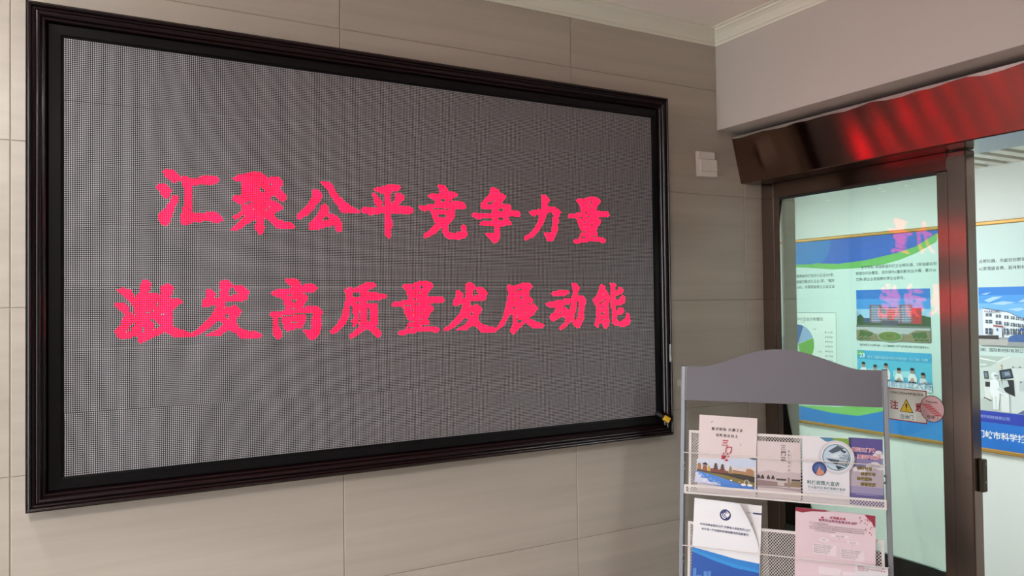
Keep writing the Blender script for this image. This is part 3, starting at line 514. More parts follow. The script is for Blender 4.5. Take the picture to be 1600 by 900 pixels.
for k in range(5):
    mb.rect(-0.002, 0.0545-0.0052*k, 0.034, 0.0549-0.0052*k, col(190, 80, 94), 2, b); mb.rect(-0.034, 0.0435-0.0052*k*0.8, -0.004, 0.0439-0.0052*k*0.8, col(190, 80, 94), 2, b)
mb.build('stripes', rs)
mb = Lines(rs); mb.text('Panasonic', 0, 0.0665, 0.0098, col(24, 18, 20), 3, b, 'CENTER', bold=0.02); mb.text('自动门', 0, 0.0175, 0.0135, col(40, 30, 34), 3, b, 'CENTER', bold=0.012); mb.build('lettering', rs)

# ------------------------------------------------------------------ small things on the tiled wall
sw = tag(empty('light_switch', (2.0905, WY, 2.054)), 'small white double rocker switch, slightly crooked, on the beige tiles', 'switch')
sw.rotation_euler = (0, math.radians(-1.5), 0)
MB().bbox((-0.046, -0.010, 0), (0.043, 0, 0.096), plastic_m, 0.002).build('plate', sw)
MB().bbox((-0.041, -0.0135, 0.066), (0.041, -0.0095, 0.093), plastic_m, 0.001).build('rocker', sw)
MB().bbox((-0.034, -0.0165, 0.022), (0.048, -0.0095, 0.0645), plastic_m, 0.001).build('rocker', sw)
MB().bbox((-0.034, -0.0165, 0.001), (0.047, -0.0095, 0.021), plastic_m, 0.001).build('rocker', sw)
MB().rect(0.006, 0.052, 0.0075, 0.060, col(150, 140, 136), 1, -0.0166).build('mark', sw)
tp = tag(MB().bbox((-0.012, -0.0006, -0.012), (0.013, 0, 0.012), col(206, 204, 190), 0.0002).build('tape_scrap'), 'tiny square of pale tape on the tiles beside the rack', 'tape')
tp.location = (1.949, WY, 1.29)

# ------------------------------------------------------------------ the brochure rack, leaning back 9 degrees
RP = Vector((1.8461, -0.1275, 0.1806+ZO)); RR = Vector((0.6112, -0.7915, 0)); RU = Vector((0.1277, 0.0986, 0.9869)); RN = RR.cross(RU).normalized()
RL = RP.z/RU.z                  # length of the uprights
def rack_matrix(u, v, f=0.0, turn=0.0):
    """frame at rack coordinates: u along the rack, v up from its top, f forward of its plane"""
    o = RP+RR*u+RU*v+RN*f
    M = Matrix(((RR.x, -RN.x, RU.x, o.x), (RR.y, -RN.y, RU.y, o.y), (RR.z, -RN.z, RU.z, o.z), (0, 0, 0, 1)))
    return M @ Matrix.Rotation(math.radians(turn), 4, 'Y') if turn else M
rack = tag(empty('brochure_rack', matrix=rack_matrix(0, -RL)), 'grey metal brochure rack with arched top and white wire mesh shelves', 'rack')
RW = 0.622
for u in (0.0, RW):
    up = MB().bbox((u-0.007, -0.012, 0.012), (u+0.007, 0.016, RL), upright_m, 0.0015).build('upright', rack)
    MB().bbox((u-0.0072, -0.0122, RL-0.001), (u+0.0072, 0.0162, RL+0.002), dark_m, 0.0005).build('end_cap', up)
# arched sign panel
pts = [(0.0085, RL-0.115), (RW-0.0085, RL-0.116), (RW-0.0085, RL-0.0005), (0.548, RL-0.0005)]
for k in range(1, 24):
    a = k/24; x = 0.548+(0.072-0.548)*a; s_ = math.sin(math.pi*a)
    pts.append((x, RL+0.0615*(s_**1.35)))
pts += [(0.072, RL), (0.0085, RL)]
MB().prism(pts, -0.006, 0.004, alu_m).build('header_panel', rack)
MB().bbox((0.0075, -0.0075, RL-0.115), (0.0095, 0.005, RL-0.001), mesh_m, 0.0003).build('panel_edge', rack)
def lattice(name, parent, x0, z0, x1, z1, y, cw=0.0088, ch=0.0098, w=0.0015):
    """expanded metal: two families of slanting strands, clipped to the rectangle"""
    mb = MB(); W, H = x1-x0, z1-z0; k = ch/cw
    nmax = int((W+H/k)/cw)+2
    for fam in (1, -1):
        for i in range(nmax):
            # line: z = k*(x - c) for fam 1 with x in local rectangle, mirrored for fam -1
            c = -H/k+i*cw
            xa, xb = max(0.0, c), min(W, c+H/k)
            if xb-xa < 0.002: continue
            za, zb = k*(xa-c), k*(xb-c)
            if fam < 0: xa, xb = W-xa, W-xb
            d = Vector((xb-xa, zb-za)).normalized(); nx, nz = -d.y*w/2, d.x*w/2
            A = [(xa+nx, za+nz), (xb+nx, zb+nz), (xb-nx, zb-nz), (xa-nx, za-nz)]
            mb.add([(x0+p, y, z0+q) for p, q in A]+[(x0+p, y+0.0012, z0+q) for p, q in A],
                   [(0,1,2,3), (4,7,6,5), (0,4,5,1), (2,6,7,3)], mesh_m)
    return tag(mb.build(name, parent), kind='stuff')
def shelf(v):
    """v: height of the back panel's top edge under the rack's top"""
    s = MB(); t = RL+v; lip0, lip1 = t-0.205, t-0.176; y0 = -0.048
    # back panel rim
    for a, b in (((0.020, -0.002, t-0.009), (0.606, 0.002, t)), ((0.020, -0.002, t-0.205), (0.028, 0.002, t-0.009)), ((0.598, -0.002, t-0.205), (0.606, 0.002, t-0.009)),
                 ((0.014, y0-0.0015, lip1-0.007), (0.614, y0+0.0015, lip1)), ((0.014, y0-0.0015, lip0), (0.614, y0+0.0015, lip0+0.005)),
                 ((0.014, y0-0.0015, lip0+0.005), (0.021, y0+0.0015, lip1-0.007)), ((0.607, y0-0.0015, lip0+0.005), (0.614, y0+0.0015, lip1-0.007)),
                 ((0.014, y0+0.0015, lip0), (0.021, 0.002, lip0+0.003)), ((0.607, y0+0.0015, lip0), (0.614, 0.002, lip0+0.003))):
        s.box(a, b, mesh_m)
    sh = s.build('shelf', rack)
    lattice('back_mesh', sh, 0.028, t-0.205, 0.598, t-0.009, -0.0005)
    lattice('lip_mesh', sh, 0.021, lip0+0.005, 0.607, lip1-0.007, y0, 0.0088, 0.0098)
    # tray bottom of the same mesh, laid flat
    tr = lattice('tray_mesh', sh, 0.021, -0.048, 0.607, 0.0, 0, 0.0088, 0.0098)
    tr.matrix_local = Matrix.Translation((0, 0, lip0+0.002)) @ Matrix.Rotation(-math.pi/2, 4, 'X') @ Matrix.Rotation(math.pi, 4, 'X') @ Matrix.Scale(1, 4)
    MB().tube([(0.006, -0.005, t-0.074), (0.008, -0.034, t-0.074), (0.30, -0.036, t-0.075), (0.614, -0.034, t-0.076), (0.616, -0.005, t-0.076)], 0.0016, mesh_m, 8).build('retaining_wire', sh, True)
    for u in (0.009, RW-0.009):
        for dz in (0.108, 0.128):
            MB().tube([(u, -0.012, t-dz), (u, -0.017, t-dz)], 0.0042, bolt_m, 8).tube([(u, -0.017, t-dz), (u, -0.021, t-dz)], 0.0026, bolt_m, 8).build('bolt', sh)
for k in range(4): shelf(-0.2145-0.2975*k)
ft = MB()
for u in (0.0, RW):
    # feet run level on the floor: offsets in rack coordinates
    for s0, s1 in ((-0.16, 0.26),):
        hn = Vector((RN.x, RN.y, 0)).normalized()
        def loc(f, h):
            w_ = RP-RU*RL+RR*u+hn*f+Vector((0, 0, h)); d_ = w_-(RP-RU*RL)
            return (d_.dot(RR), -d_.dot(RN), d_.dot(RU))
        MB().tube([loc(s0, 0.0152), loc(s1, 0.0152)], 0.015, upright_m, 10).build('foot', rack)
MB().bbox((0.007, -0.006, 0.10), (RW-0.007, 0.006, 0.13), upright_m, 0.001).build('crossbar', rack)

# ------------------------------------------------------------------ brochures; sheet coordinates: x from its middle, z from its lower edge
def booklet(name, u, v_top, w, h, th, f, label, cover, turn=0.0, group=None, edge=paper_m):
    """w, h: full size; the lower edge stands in the tray"""
    t = tag(empty(name, matrix=rack_matrix(u, v_top-h, f, turn)), label, 'brochure', group)
    body = MB().box((-w/2, 0, 0), (w/2, th, h), edge); body.build('pages', t)
    MB().box((-w/2, -0.0006, 0), (w/2, -0.0001, h), cover).build('cover', t)
    return t
cream = col(222, 208, 208); ink = col(40, 36, 38); B = -0.0006
F0 = 0.010
# 1: swan lake town
h = 0.25; w = 0.186
t = booklet('brochure', 0.1425, -0.164, w, h, 0.006, F0, 'tall cream brochure with red vertical characters, pagodas and a blue swan lake', cream, 1.4)
def V1(px, py): return ((px-620)/1060*w, h-(py)/12.38*h/20.2)      # art laid out on a 1060 x 250 sketch of the cover
def C(px, py, x0=120, x1=1140, y0=88, wv=w, hv=h, k=1238/110): return ((px-x0)/(x1-x0)*wv-wv/2, hv-(py-y0)/(x1-x0)*wv*0.985)
mb = MB()
S = lambda *q: [C(x, y) for x, y in q]
mb.flat(S((100,900),(100,1120),(420,1060),(700,1010),(1135,960),(1135,820),(1000,810)), col(206, 212, 226), 1, B)
mb.flat(S((640,870),(1135,800),(1135,960),(760,1000)), col(196, 208, 228), 2, B)
mb.flat(S((1000,805),(1135,800),(1135,830),(1070,830)), col(70, 90, 120), 3, B)
low = 680   # second sketch starts 60 px lower (700 vs 640): 60*11.25 = 675
T = lambda *q: [C(x, y+675) for x, y in q]
mb.flat(T((108,415),(300,430),(660,430),(900,440),(1118,470),(1118,720),(70,650)), col(120, 104, 56), 2, B)
mb.flat(T((108,405),(320,420),(660,418),(900,430),(1000,440),(1118,450),(1118,560),(900,530),(600,480),(300,450),(108,432)), col(52, 42, 34), 3, B)
mb.flat(T((300,450),(600,470),(900,525),(1118,560),(1118,600),(850,590),(500,510)), col(128, 112, 52), 4, B)
mb.flat(T((85,440),(300,470),(520,515),(720,570),(870,605),(1118,640),(1118,720),(70,650)), col(74, 132, 214), 5, B)
mb.flat(T((85,455),(200,490),(180,560),(300,560),(330,620),(520,610),(540,665),(75,650)), col(206, 212, 232), 6, B)
for (x, y, r) in ((160,490,22),(220,520,24),(300,500,20),(360,560,26),(420,590,24),(500,620,26),(250,600,26),(330,635,22)):
    mb.disc(*C(x, y+675), r/1020*w, col(224, 226, 238) if (x//10) % 2 else col(110, 158, 224), 7, B, 12)
mb.flat(T((115,410),(118,330),(130,295),(165,295),(182,340),(180,415)), col(168, 112, 62), 6, B)
mb.flat(T((205,425),(215,330),(280,330),(285,428)), col(150, 84, 52), 6, B); mb.flat(T((200,300),(260,275),(300,310),(285,325),(215,320)), col(60, 40, 34), 7, B)
mb.flat(T((290,428),(300,360),(322,315),(345,370),(350,430)), col(206, 166, 66), 6, B)
mb.flat(T((345,440),(345,375),(660,395),(660,440)), col(128, 66, 52), 5, B)
for cx in (440, 560):
    o_ = 0 if cx == 440 else 10
    for k, (ww, y) in enumerate(((50, 372), (42, 335), (34, 300))):
        mb.flat(T((cx-ww, y+o_), (cx-ww+14, y-16+o_), (cx+ww-14, y-16+o_), (cx+ww, y+o_)), col(46, 34, 34), 8, B)
        mb.flat(T((cx-ww+16, y+20+o_), (cx-ww+16, y+o_), (cx+ww-16, y+o_), (cx+ww-16, y+20+o_)), col(120, 60, 50), 7, B)
    mb.flat(T((cx-18, 285+o_), (cx, 270+o_), (cx+18, 285+o_)), col(46, 34, 34), 8, B)
mb.flat(T((665,435),(680,340),(702,290),(725,350),(735,440)), col(150, 128, 92), 6, B)
mb.flat(T((735,430),(740,370),(960,385),(960,432)), col(172, 132, 84), 5, B); mb.flat(T((740,380),(740,368),(960,384),(960,394)), col(150, 80, 60), 6, B)
mb.flat(T((955,435),(975,330),(1040,320),(1100,350),(1112,440),(1040,450)), col(166, 124, 84), 7, B)
for sx in (-1, 1):
    cx = 985+sx*55
    mb.disc(*C(cx, 610+675), 46/1020*w, col(240, 238, 240), 9, B, 16, 22/1020*w)
    for k in range(7):
        a = k/6*math.pi; px = 985+sx*(14+26*math.sin(a)); py = 525+k*14
        mb.disc(*C(px, py+675), 7/1020*w, col(240, 238, 240), 9, B, 8)
mb.disc(*C(718, 555+675), 20/1020*w, col(240, 238, 240), 9, B, 10, 12/1020*w); mb.disc(*C(858, 575+675), 14/1020*w, col(236, 236, 240), 9, B, 10, 9/1020*w)
mb.build('cover_picture', t)
mb = Lines(t)
for body, cx, cy, sz in (('黄河明珠 天鹅之城', 625, 330, 60), ('创新创业热土', 620, 440, 58)):
    mb.text(body, *C(cx, cy), sz/1020*w, ink, 3, B, 'CENTER', bold=0.018, spacing=1.28)
rd = col(186, 20, 52)
for ch, cx, cy, sz in (('三', 590, 570, 120), ('门', 655, 690, 120), ('峡', 605, 820, 150)):
    mb.text(ch, *C(cx, cy), sz/1020*w, rd, 10, B, 'CENTER', bold=0.03, shear=0.12)
mb.flat(S((320,220),(380,180),(345,215)), ink, 3, B); mb.flat(S((860,550),(880,600),(862,585)), ink, 3, B)
mb.build('lettering', t)
# 2: small cream town brochure
w, h = 0.1315, 0.177
t = booklet('brochure', 0.3075, -0.2375, w, h, 0.003, F0, 'small cream brochure with grey town sketch and black vertical characters', col(214, 200, 200), -0.3)
mb = MB(); mb.flat([(-w/2, 0.078), (-0.03, 0.086), (0.01, 0.080), (0.04, 0.084), (w/2, 0.082), (w/2, 0.04), (-w/2, 0.04)], col(196, 178, 182), 1, B)
mb.flat([(-w/2, 0.055), (0, 0.05), (w/2, 0.048), (w/2, 0.038), (-w/2, 0.036)], col(142, 118, 116), 2, B)
mb.flat([(-w/2, 0.036), (w/2, 0.034), (w/2, 0.024), (0, 0.030), (-w/2, 0.030)], col(170, 156, 160), 2, B)
for cx, s_ in ((-0.062, 1), (-0.050, 1), (-0.032, .9), (-0.018, .9)):
    mb.flat([(cx-0.006*s_, 0.058), (cx-0.005*s_, 0.066*1), (cx+0.005*s_, 0.066), (cx+0.006*s_, 0.058)], col(70, 52, 56), 3, B)
    mb.flat([(cx-0.004*s_, 0.066), (cx, 0.072), (cx+0.004*s_, 0.066)], col(60, 46, 50), 3, B)
for x0, x1, z0, z1, c_ in ((-0.008, 0.022, 0.056, 0.062, (70, 62, 62)), (-0.004, 0.016, 0.040, 0.056, (196, 186, 182)), (0.026, 0.034, 0.036, 0.066, (150, 132, 104)), (0.038, 0.064, 0.056, 0.062, (62, 52, 48)), (0.036, 0.066, 0.040, 0.055, (140, 120, 92))):
    mb.rect(x0, z0, x1, z1, col(*c_), 4, B)
mb.build('cover_picture', t)
mb = Lines(t); mb.column('三門峡', 0.014, 0.160, 0.0165, col(70, 60, 62), 5, B, 1.12, 0.01); mb.column('市民实用手册', 0.031, 0.148, 0.0078, col(90, 78, 80), 5, B, 1.5)
mb.rect(0.0380, 0.088, 0.0384, 0.142, col(140, 120, 124), 5, B); mb.build('lettering', t)
# 3: white policy brochure with round pictures
w, h = 0.1355, 0.2005
t = booklet('brochure', 0.4455, -0.214, w, h, 0.004, F0+0.008, 'white brochure with blue and green corner and two round pictures', col(226, 222, 228), 0.4)
mb = MB(); mb.flat([(-0.018, h-0.002), (w/2, h-0.002), (w/2, h-0.020), (0.0, h-0.014)], col(60, 128, 160), 1, B)
mb.flat([(0.02, h-0.002), (w/2, h-0.002), (w/2, h-0.036), (0.03, h-0.016)], col(122, 162, 56), 2, B)
mb.disc(0.0315, 0.139, 0.052, col(206, 204, 210), 3, B, 36); mb.disc(0.0315, 0.139, 0.0445, col(226, 222, 228), 4, B, 36)
P_ = lambda *q: [(0.0315+a*0.039, 0.139+b_*0.039) for a, b_ in q]
mb.disc(0.0315, 0.139, 0.0405, col(50, 118, 124), 5, B, 36); mb.disc(0.0315, 0.139, 0.038, col(188, 206, 222), 6, B, 36)
for q, c_ in ((((-0.6,0.45),(0.1,0.95),(0.6,0.75),(0.2,0.5),(-0.3,0.3)), (70, 84, 98)), (((0.1,0.2),(0.92,0.3),(0.95,-0.2),(0.3,-0.1)), (96, 120, 140)), (((-0.8,-0.1),(0.9,-0.25),(0.7,-0.65),(-0.2,-0.5)), (60, 78, 96)),
              (((-0.1,-0.6),(0.6,-0.75),(0.1,-0.95)), (40, 56, 66)), (((-0.5,0.1),(0.2,0.35),(0.6,0.1),(-0.2,-0.05)), (214, 224, 232)), (((0.3,0.7),(0.75,0.5),(0.6,0.35),(0.35,0.5)), (52, 64, 76))):
    mb.flat(P_(*q), col(*c_), 7, B)
for k in range(5): mb.flat(P_((0.1+0.12*k, -0.55), (0.16+0.12*k, -0.55), (0.5+0.1*k, 0.28), (0.46+0.1*k, 0.28)), col(200, 214, 226), 8, B)
mb.disc(-0.018, 0.101, 0.024, col(226, 222, 228), 9, B, 28); mb.disc(-0.018, 0.101, 0.0215, col(40, 62, 120), 10, B, 28); mb.disc(-0.018, 0.101, 0.015, col(64, 96, 156), 11, B, 24)
mb.flat([(-0.028, 0.084), (-0.022, 0.100), (-0.017, 0.110), (-0.013, 0.098), (-0.006, 0.096), (-0.004, 0.086), (-0.018, 0.0805)], col(196, 132, 104), 12, B)
mb.build('cover_picture', t)
mb = Lines(t); mb.text('科技政策大宣讲', -0.055, 0.058, 0.0135, col(50, 110, 108), 3, B, bold=0.015); mb.text('万人助万企·科技政策大宣讲', -0.052, 0.043, 0.0088, col(50, 110, 108), 3, B, bold=0.01)
mb.rect(-0.052, 0.0345, 0.05, 0.0352, col(120, 150, 150), 3, B); mb.rect(-0.052, 0.0515, 0.05, 0.0518, col(150, 170, 170), 3, B); mb.rect(-0.058, 0.2, -0.045, 0.2025, col(180, 176, 182), 2, B); mb.build('lettering', t)
# 4: narrow purple sky brochure, a second copy behind it
w, h = 0.096, 0.2015
tb = booklet('brochure', 0.563, -0.2145, 0.094, h-0.006, 0.0038, 0.006, 'dark back copy peeking out behind the narrow purple sky brochure', col(60, 54, 62), -0.6, edge=col(54, 48, 56))
t = booklet('brochure', 0.5595, -0.2125, w, h, 0.0038, F0+0.0005, 'narrow purple-blue brochure with clouds, red title and yellow characters', col(84, 74, 140), 0.6)
mb = MB(); mb.flat([(-w/2, 0.150), (-0.02, 0.142), (0.02, 0.135), (w/2, 0.150), (w/2, 0), (-w/2, 0)], col(132, 124, 168), 1, B)
mb.flat([(-w/2, 0.105), (0.0, 0.118), (w/2, 0.112), (w/2, 0), (-w/2, 0)], col(178, 164, 176), 2, B); mb.rect(-w/2, 0, w/2, 0.055, col(150, 142, 176), 3, B); mb.rect(-w/2, 0, w/2, 0.034, col(104, 96, 152), 4, B)
for x, z, r in ((0.036,0.160,0.010),(0.042,0.150,0.011),(0.028,0.152,0.008),(-0.044,0.140,0.008),(-0.036,0.136,0.007),(0.012,0.118,0.012),(0.026,0.122,0.014),(0.040,0.116,0.012),(-0.03,0.106,0.010),(-0.01,0.104,0.012)):
    mb.disc(x, z, r, col(214, 206, 214), 5, B, 14, r*0.7)
mb.build('cover_picture', t)
mb = Lines(t)
for body, x, z in (('黄河三门峡', -0.006, 0.166), ('美丽天鹅城', 0.010, 0.145)):
    mb.text(body, x, z, 0.0132, col(236, 214, 224), 6, B, 'CENTER', bold=0.06); mb.text(body, x, z, 0.0132, col(190, 60, 86), 7, B, 'CENTER', bold=0.0)
for body, x, z in (('创新引领', -0.004, 0.110), ('创优环境', 0.006, 0.094), ('改善服务', -0.004, 0.079), ('创优发展', 0.006, 0.063)):
    mb.text(body, x, z, 0.0106, col(84, 70, 20), 6, B, 'CENTER', bold=0.05); mb.text(body, x, z, 0.0102, col(150, 132, 40), 7, B, 'CENTER', bold=0.0)
mb.rect(-0.028, 0.030, 0.034, 0.032, col(150, 144, 186), 6, B); mb.build('lettering', t)
# 5: white and blue policy booklet whose cover curls open
w, h = 0.213, 0.2745
t = tag(empty('brochure', matrix=rack_matrix(0.1385, -0.4385-h, F0, 2.0)), 'white and blue booklet with round emblem, its cover curling open, on the lower shelf', 'brochure')
MB().box((-w/2, 0.001, 0), (w/2, 0.005, h), paper_m).build('pages', t)
MB().rect(w/2-0.026, h-0.0285, w/2, h-0.0235, col(30, 40, 96), 1, 0.001).build('blue_bar', t)
Lines(t).text('实施意见', w/2-0.046, h-0.026, 0.0052, col(120, 120, 140), 1, 0.001).text('目', w/2-0.032, h-0.058, 0.006, col(120, 120, 130), 1, 0.001).text('录', w/2-0.032, h-0.066, 0.006, col(120, 120, 130), 1, 0.001).build('lettering', t)
def edge_x(z):                  # right-hand edge of the curling cover
    d = (h-z)
    if d > 0.152: return w/2-0.0015
    a = d/0.152; return w/2-0.0015-0.064*(1-a)**1.55
def curl(x, z):                 # how far the cover stands off the pages
    ex = edge_x(z); cv = max(0.0, (w/2-0.0015-ex)/0.064); a = (x+w/2)/(ex+w/2)
    return 0.030*cv*max(0.0, (a-0.45)/0.55)**2.2
mb = MB(); NX, NZ = 20, 30; V = []
for j in range(NZ+1):
    z = h*j/NZ; ex = edge_x(z)
    for i in range(NX+1):
        a = i/NX; x = -w/2+(ex+w/2)*a; V.append((x, -0.0004-curl(x, z), z))
Fq = [(j*(NX+1)+i, j*(NX+1)+i+1, (j+1)*(NX+1)+i+1, (j+1)*(NX+1)+i) for j in range(NZ) for i in range(NX)]
blue_z = 0.128
cov5 = mb.add(V, Fq, col(238, 237, 241)).build('cover', t, True)
mb = MB()
mb.flat([(-w/2, 0), (w/2-0.0015, 0), (w/2-0.0015, 0.118-0.0215), (0.03, 0.122-0.0215), (-0.03, 0.130-0.0215), (-w/2, 0.140-0.0215)], col(40, 130, 210), 1, -0.0006)
mb.flat([(-w/2, 0), (w/2-0.0015, 0), (w/2-0.0015, 0.098-0.0215), (0.04, 0.104-0.0215), (-0.03, 0.116-0.0215), (-w/2, 0.134-0.0215)], col(44, 148, 222), 2, -0.0006)
mb.flat([(-w/2, 0), (w/2-0.0015, 0), (w/2-0.0015, 0.090-0.0215), (0.03, 0.094-0.0215), (-0.04, 0.108-0.0215), (-w/2, 0.126-0.0215)], col(28, 84, 172), 3, -0.0006)
for k, (x, ww, hh) in enumerate(((-0.100, 0.010, 0.075), (-0.088, 0.016, 0.055), (-0.066, 0.012, 0.070), (-0.052, 0.009, 0.073), (-0.042, 0.010, 0.058), (0.032, 0.009, 0.062), (0.05, 0.012, 0.05), (0.0, 0.02, 0.046))):
    mb.rect(x, 0.0, x+ww, hh-0.0215, col(92, 140, 206), 4, -0.0006)
mb.build('cover_picture', cov5)
mb = MB(); nv = col(40, 46, 104)
mb.disc(-0.005, h-0.042, 0.0178, nv, 1, -0.0006, 32); mb.disc(-0.005, h-0.042, 0.0128, col(238, 237, 241), 2, -0.0006, 28)
mb.disc(-0.005, h-0.042, 0.0098, nv, 3, -0.0006, 26); mb.disc(-0.004, h-0.042, 0.0078, col(238, 237, 241), 4, -0.0006, 24); mb.disc(-0.003, h-0.042, 0.0055, nv, 5, -0.0006, 20); mb.disc(-0.0015, h-0.0415, 0.0040, col(238, 237, 241), 6, -0.0006, 16)
mb.flat([(0.002, h-0.050), (0.009, h-0.038), (0.006, h-0.034), (0.0, h-0.043)], col(238, 237, 241), 7, -0.0006)
mb.build('emblem', cov5)
mb = Lines(cov5); mb.text('中共河南省委办公厅 河南省人民政府办公厅', -0.005, h-0.080, 0.0083, nv, 1, -0.0010, 'CENTER', bold=0.015); mb.text('关于进一步加强科研诚信建设的实施意见', -0.005, h-0.0945, 0.0083, nv, 1, -0.0010, 'CENTER', bold=0.015)
mb.build('lettering', cov5)
for o in [c_ for c_ in cov5.children if c_.name.startswith(('emblem', 'lettering'))]:
    for vv in o.data.vertices: vv.co.y -= curl(vv.co.x, vv.co.z)+0.0002
# 6: pink leaflets, two overlapping copies
w, h = 0.218, 0.2700; pink = col(224, 200, 208)
for k, (u, v, tu, f, lab) in enumerate(((0.4590, -0.4390, 1.2, 0.0062, 'pink leaflet half hidden behind its twin, only its red corner showing'), (0.4690, -0.4405, 1.2, F0, 'pink leaflet with red corners and a flow chart, on the lower mesh shelf'))):
    t = tag(empty('leaflet', matrix=rack_matrix(u, v-h, f, tu)), lab, 'leaflet')
    MB().box((-w/2, 0, 0), (w/2, 0.003, h), pink).build('sheet', t)
    mb = Lines(t, 'corner_print'); dr = col(150, 36, 62)
    mb.flat([(-w/2, h), (-0.015, h), (-0.035, h-0.004), (-0.07, h-0.006), (-0.098, h-0.013), (-w/2, h-0.012)], dr, 1)
    if k == 1:
        mb.flat([(w/2, h), (w/2-0.030, h), (w/2-0.020, h-0.012), (w/2-0.010, h-0.020), (w/2-0.006, h-0.030), (w/2, h-0.034)], dr, 1)
        mb = MB()
        for i in range(36):
            a = random.random(); b_ = random.random(); x = w/2-0.004-a*0.048; z = h-0.004-b_*0.058
            if a+b_ < 1.15: mb.rect(x-0.0013, z-0.0015, x+0.0013, z+0.0015, col(170, 56, 84), 2)
        tag(mb.build('red_specks', t), kind='stuff')
        mb = Lines(t); mb.text('无偿献血者', 0.004, h-0.019, 0.0092, col(160, 30, 72), 2, 0, 'CENTER', bold=0.02); mb.text('临床用血费用直接减免流程', 0.004, h-0.0295, 0.0092, col(140, 36, 92), 2, 0, 'CENTER', bold=0.02)
        mb.disc(-0.040, h-0.0215, 0.0040, col(180, 40, 60), 2, 0, 12, 0.0030)
        gy = col(130, 112, 120)
        for r_, (x0, x1) in enumerate(((-0.078, -0.022), (-0.070, 0.090), (-0.078, 0.086), (-0.078, 0.090), (-0.062, 0.0))):
            mb.text('为深入贯彻国家无偿献血制度方便献血者用血费用减免根据有关规定制定流程'[:max(4, int((x1-x0)/0.0046))], x0, h-0.040-r_*0.0057, 0.0046, gy, 2, 0)
        mb.text('献血流程', 0.01, h-0.072, 0.006, gy, 2, 0, 'CENTER'); mb.build('lettering', t)
        mb = MB(); ln = col(196, 170, 180); pale = col(232, 216, 222)
        mb.rect(-0.016, h-0.0755, 0.034, h-0.068, pale, 1); mb.flat([(-0.052, h-0.087), (-0.036, h-0.080), (-0.018, h-0.087), (-0.036, h-0.095)], pale, 1); mb.rect(0.03, h-0.090, 0.062, h-0.083, pale, 1)
        for a in ((0.0085, h-0.083, 0.0093, h-0.0755), (-0.018, h-0.0875, 0.03, h-0.0867), (-0.037, h-0.102, -0.0362, h-0.095), (0.045, h-0.102, 0.0458, h-0.090), (-0.03, h-0.145, -0.0292, h-0.132), (0.045, h-0.150, 0.0458, h-0.138), (-0.03, h-0.1458, 0.045, h-0.145)): mb.rect(*a, ln, 2)
        for x0, z0 in ((-0.066, h-0.132), (0.012, h-0.138)):
            mb.rect(x0, z0, x0+0.066, z0+0.031, pale, 1)
        for x0, z0 in ((-0.05, h-0.19), (0.012, h-0.195)):
            mb.rect(x0, z0, x0+0.066, z0+0.022, pale, 1)
        mb.build('flow_chart', t)
        mb = Lines(t, 'small_print')
        for x0, z0 in ((-0.064, h-0.1045), (0.014, h-0.1105)):
            for r_ in range(5): mb.text(('献血者本人凭身份证献血证', '及本院用血费用清单核报', '配偶父母子女凭户口簿', '结婚证等有效证件办理', '到献血服务窗口登记')[r_], x0, z0-r_*0.0055, 0.0046, gy, 2, 0)
        mb.text('审核', -0.036, h-0.0875, 0.005, gy, 2, 0, 'CENTER'); mb.text('直接减免', 0.046, h-0.0868, 0.005, gy, 2, 0, 'CENTER')
        mb.build('small_print', t)
    else: mb.build('cover_picture', t)
# 7: small white card tucked at the shelf's end
w, h = 0.090, 0.066
t = tag(empty('leaflet', matrix=rack_matrix(0.5680, -0.5865-h, F0+0.012, 0.8)), 'small white card with red print and recycling mark, overlapping the pink leaflet', 'card')
MB().box((-w/2, 0, 0), (w/2, 0.0012, h), col(222, 218, 222)).build('sheet', t)
mb = Lines(t); r7 = col(176, 60, 84)
for r_, (bd, sz) in enumerate((('温馨提示', 0.005), ('请自觉爱护资料阅后放回原处', 0.005), ('共建绿色环保', 0.005))): mb.text(bd, -w/2+0.006, h-0.007-r_*0.0052, sz, r7, 1, 0)
for k in range(3):
    a = math.radians(90+120*k); cx, cz = w/2-0.014+0.0042*math.cos(a), h-0.011+0.0042*math.sin(a)
    mb.flat([(cx+0.003*math.cos(a+j*2.1), cz+0.003*math.sin(a+j*2.1)) for j in range(3)], r7, 1)
mb.build('lettering', t)

# ------------------------------------------------------------------ the display board on the corridor wall
bd = tag(empty('display_board', (4.098, 2.0, 0.797), -math.pi/2), 'long gold-framed printed display board with blue waves on the corridor wall', 'display board')
# board coordinates: x to the right, z up, both measured so that z = height above the floor minus 0.797
BL, BR, BH = 0.1, 4.2, 1.182
MB().box((BL+0.01, -0.008, 0.01), (BR-0.01, 0.0, BH-0.01), col(199, 219, 216)).build('panel', bd)
for a, b in (((BL, -0.016, 0), (BR, 0, 0.020)), ((BL, -0.016, BH-0.020), (BR, 0, BH)), ((BL, -0.016, 0.020), (BL+0.02, 0, BH-0.020)), ((BR-0.02, -0.016, 0.020), (BR, 0, BH-0.020))):
    MB().bbox(a, b, gold_m, 0.004).build('frame_strip', bd)
B = -0.008; q = lambda pts: [(x, z-0.797) for x, z in pts]
K = lambda c_: col(*c_)
mb = MB()
mb.flat(q([(BL+.02, 1.959), (1.70, 1.959), (1.638, 1.939), (1.52, 1.878), (1.42, 1.852), (1.323, 1.836), (1.20, 1.818), (1.02, 1.807), (0.9, 1.815), (BL+.02, 1.9)]), K((40, 92, 186)), 2, B)
mb.flat(q([(BL+.02, 1.959), (0.959, 1.959), (0.958, 1.92), (0.945, 1.875), (0.92, 1.84), (0.894, 1.822), (0.82, 1.815), (0.722, 1.818), (BL+.02, 1.85)]), K((34, 118, 190)), 3, B)
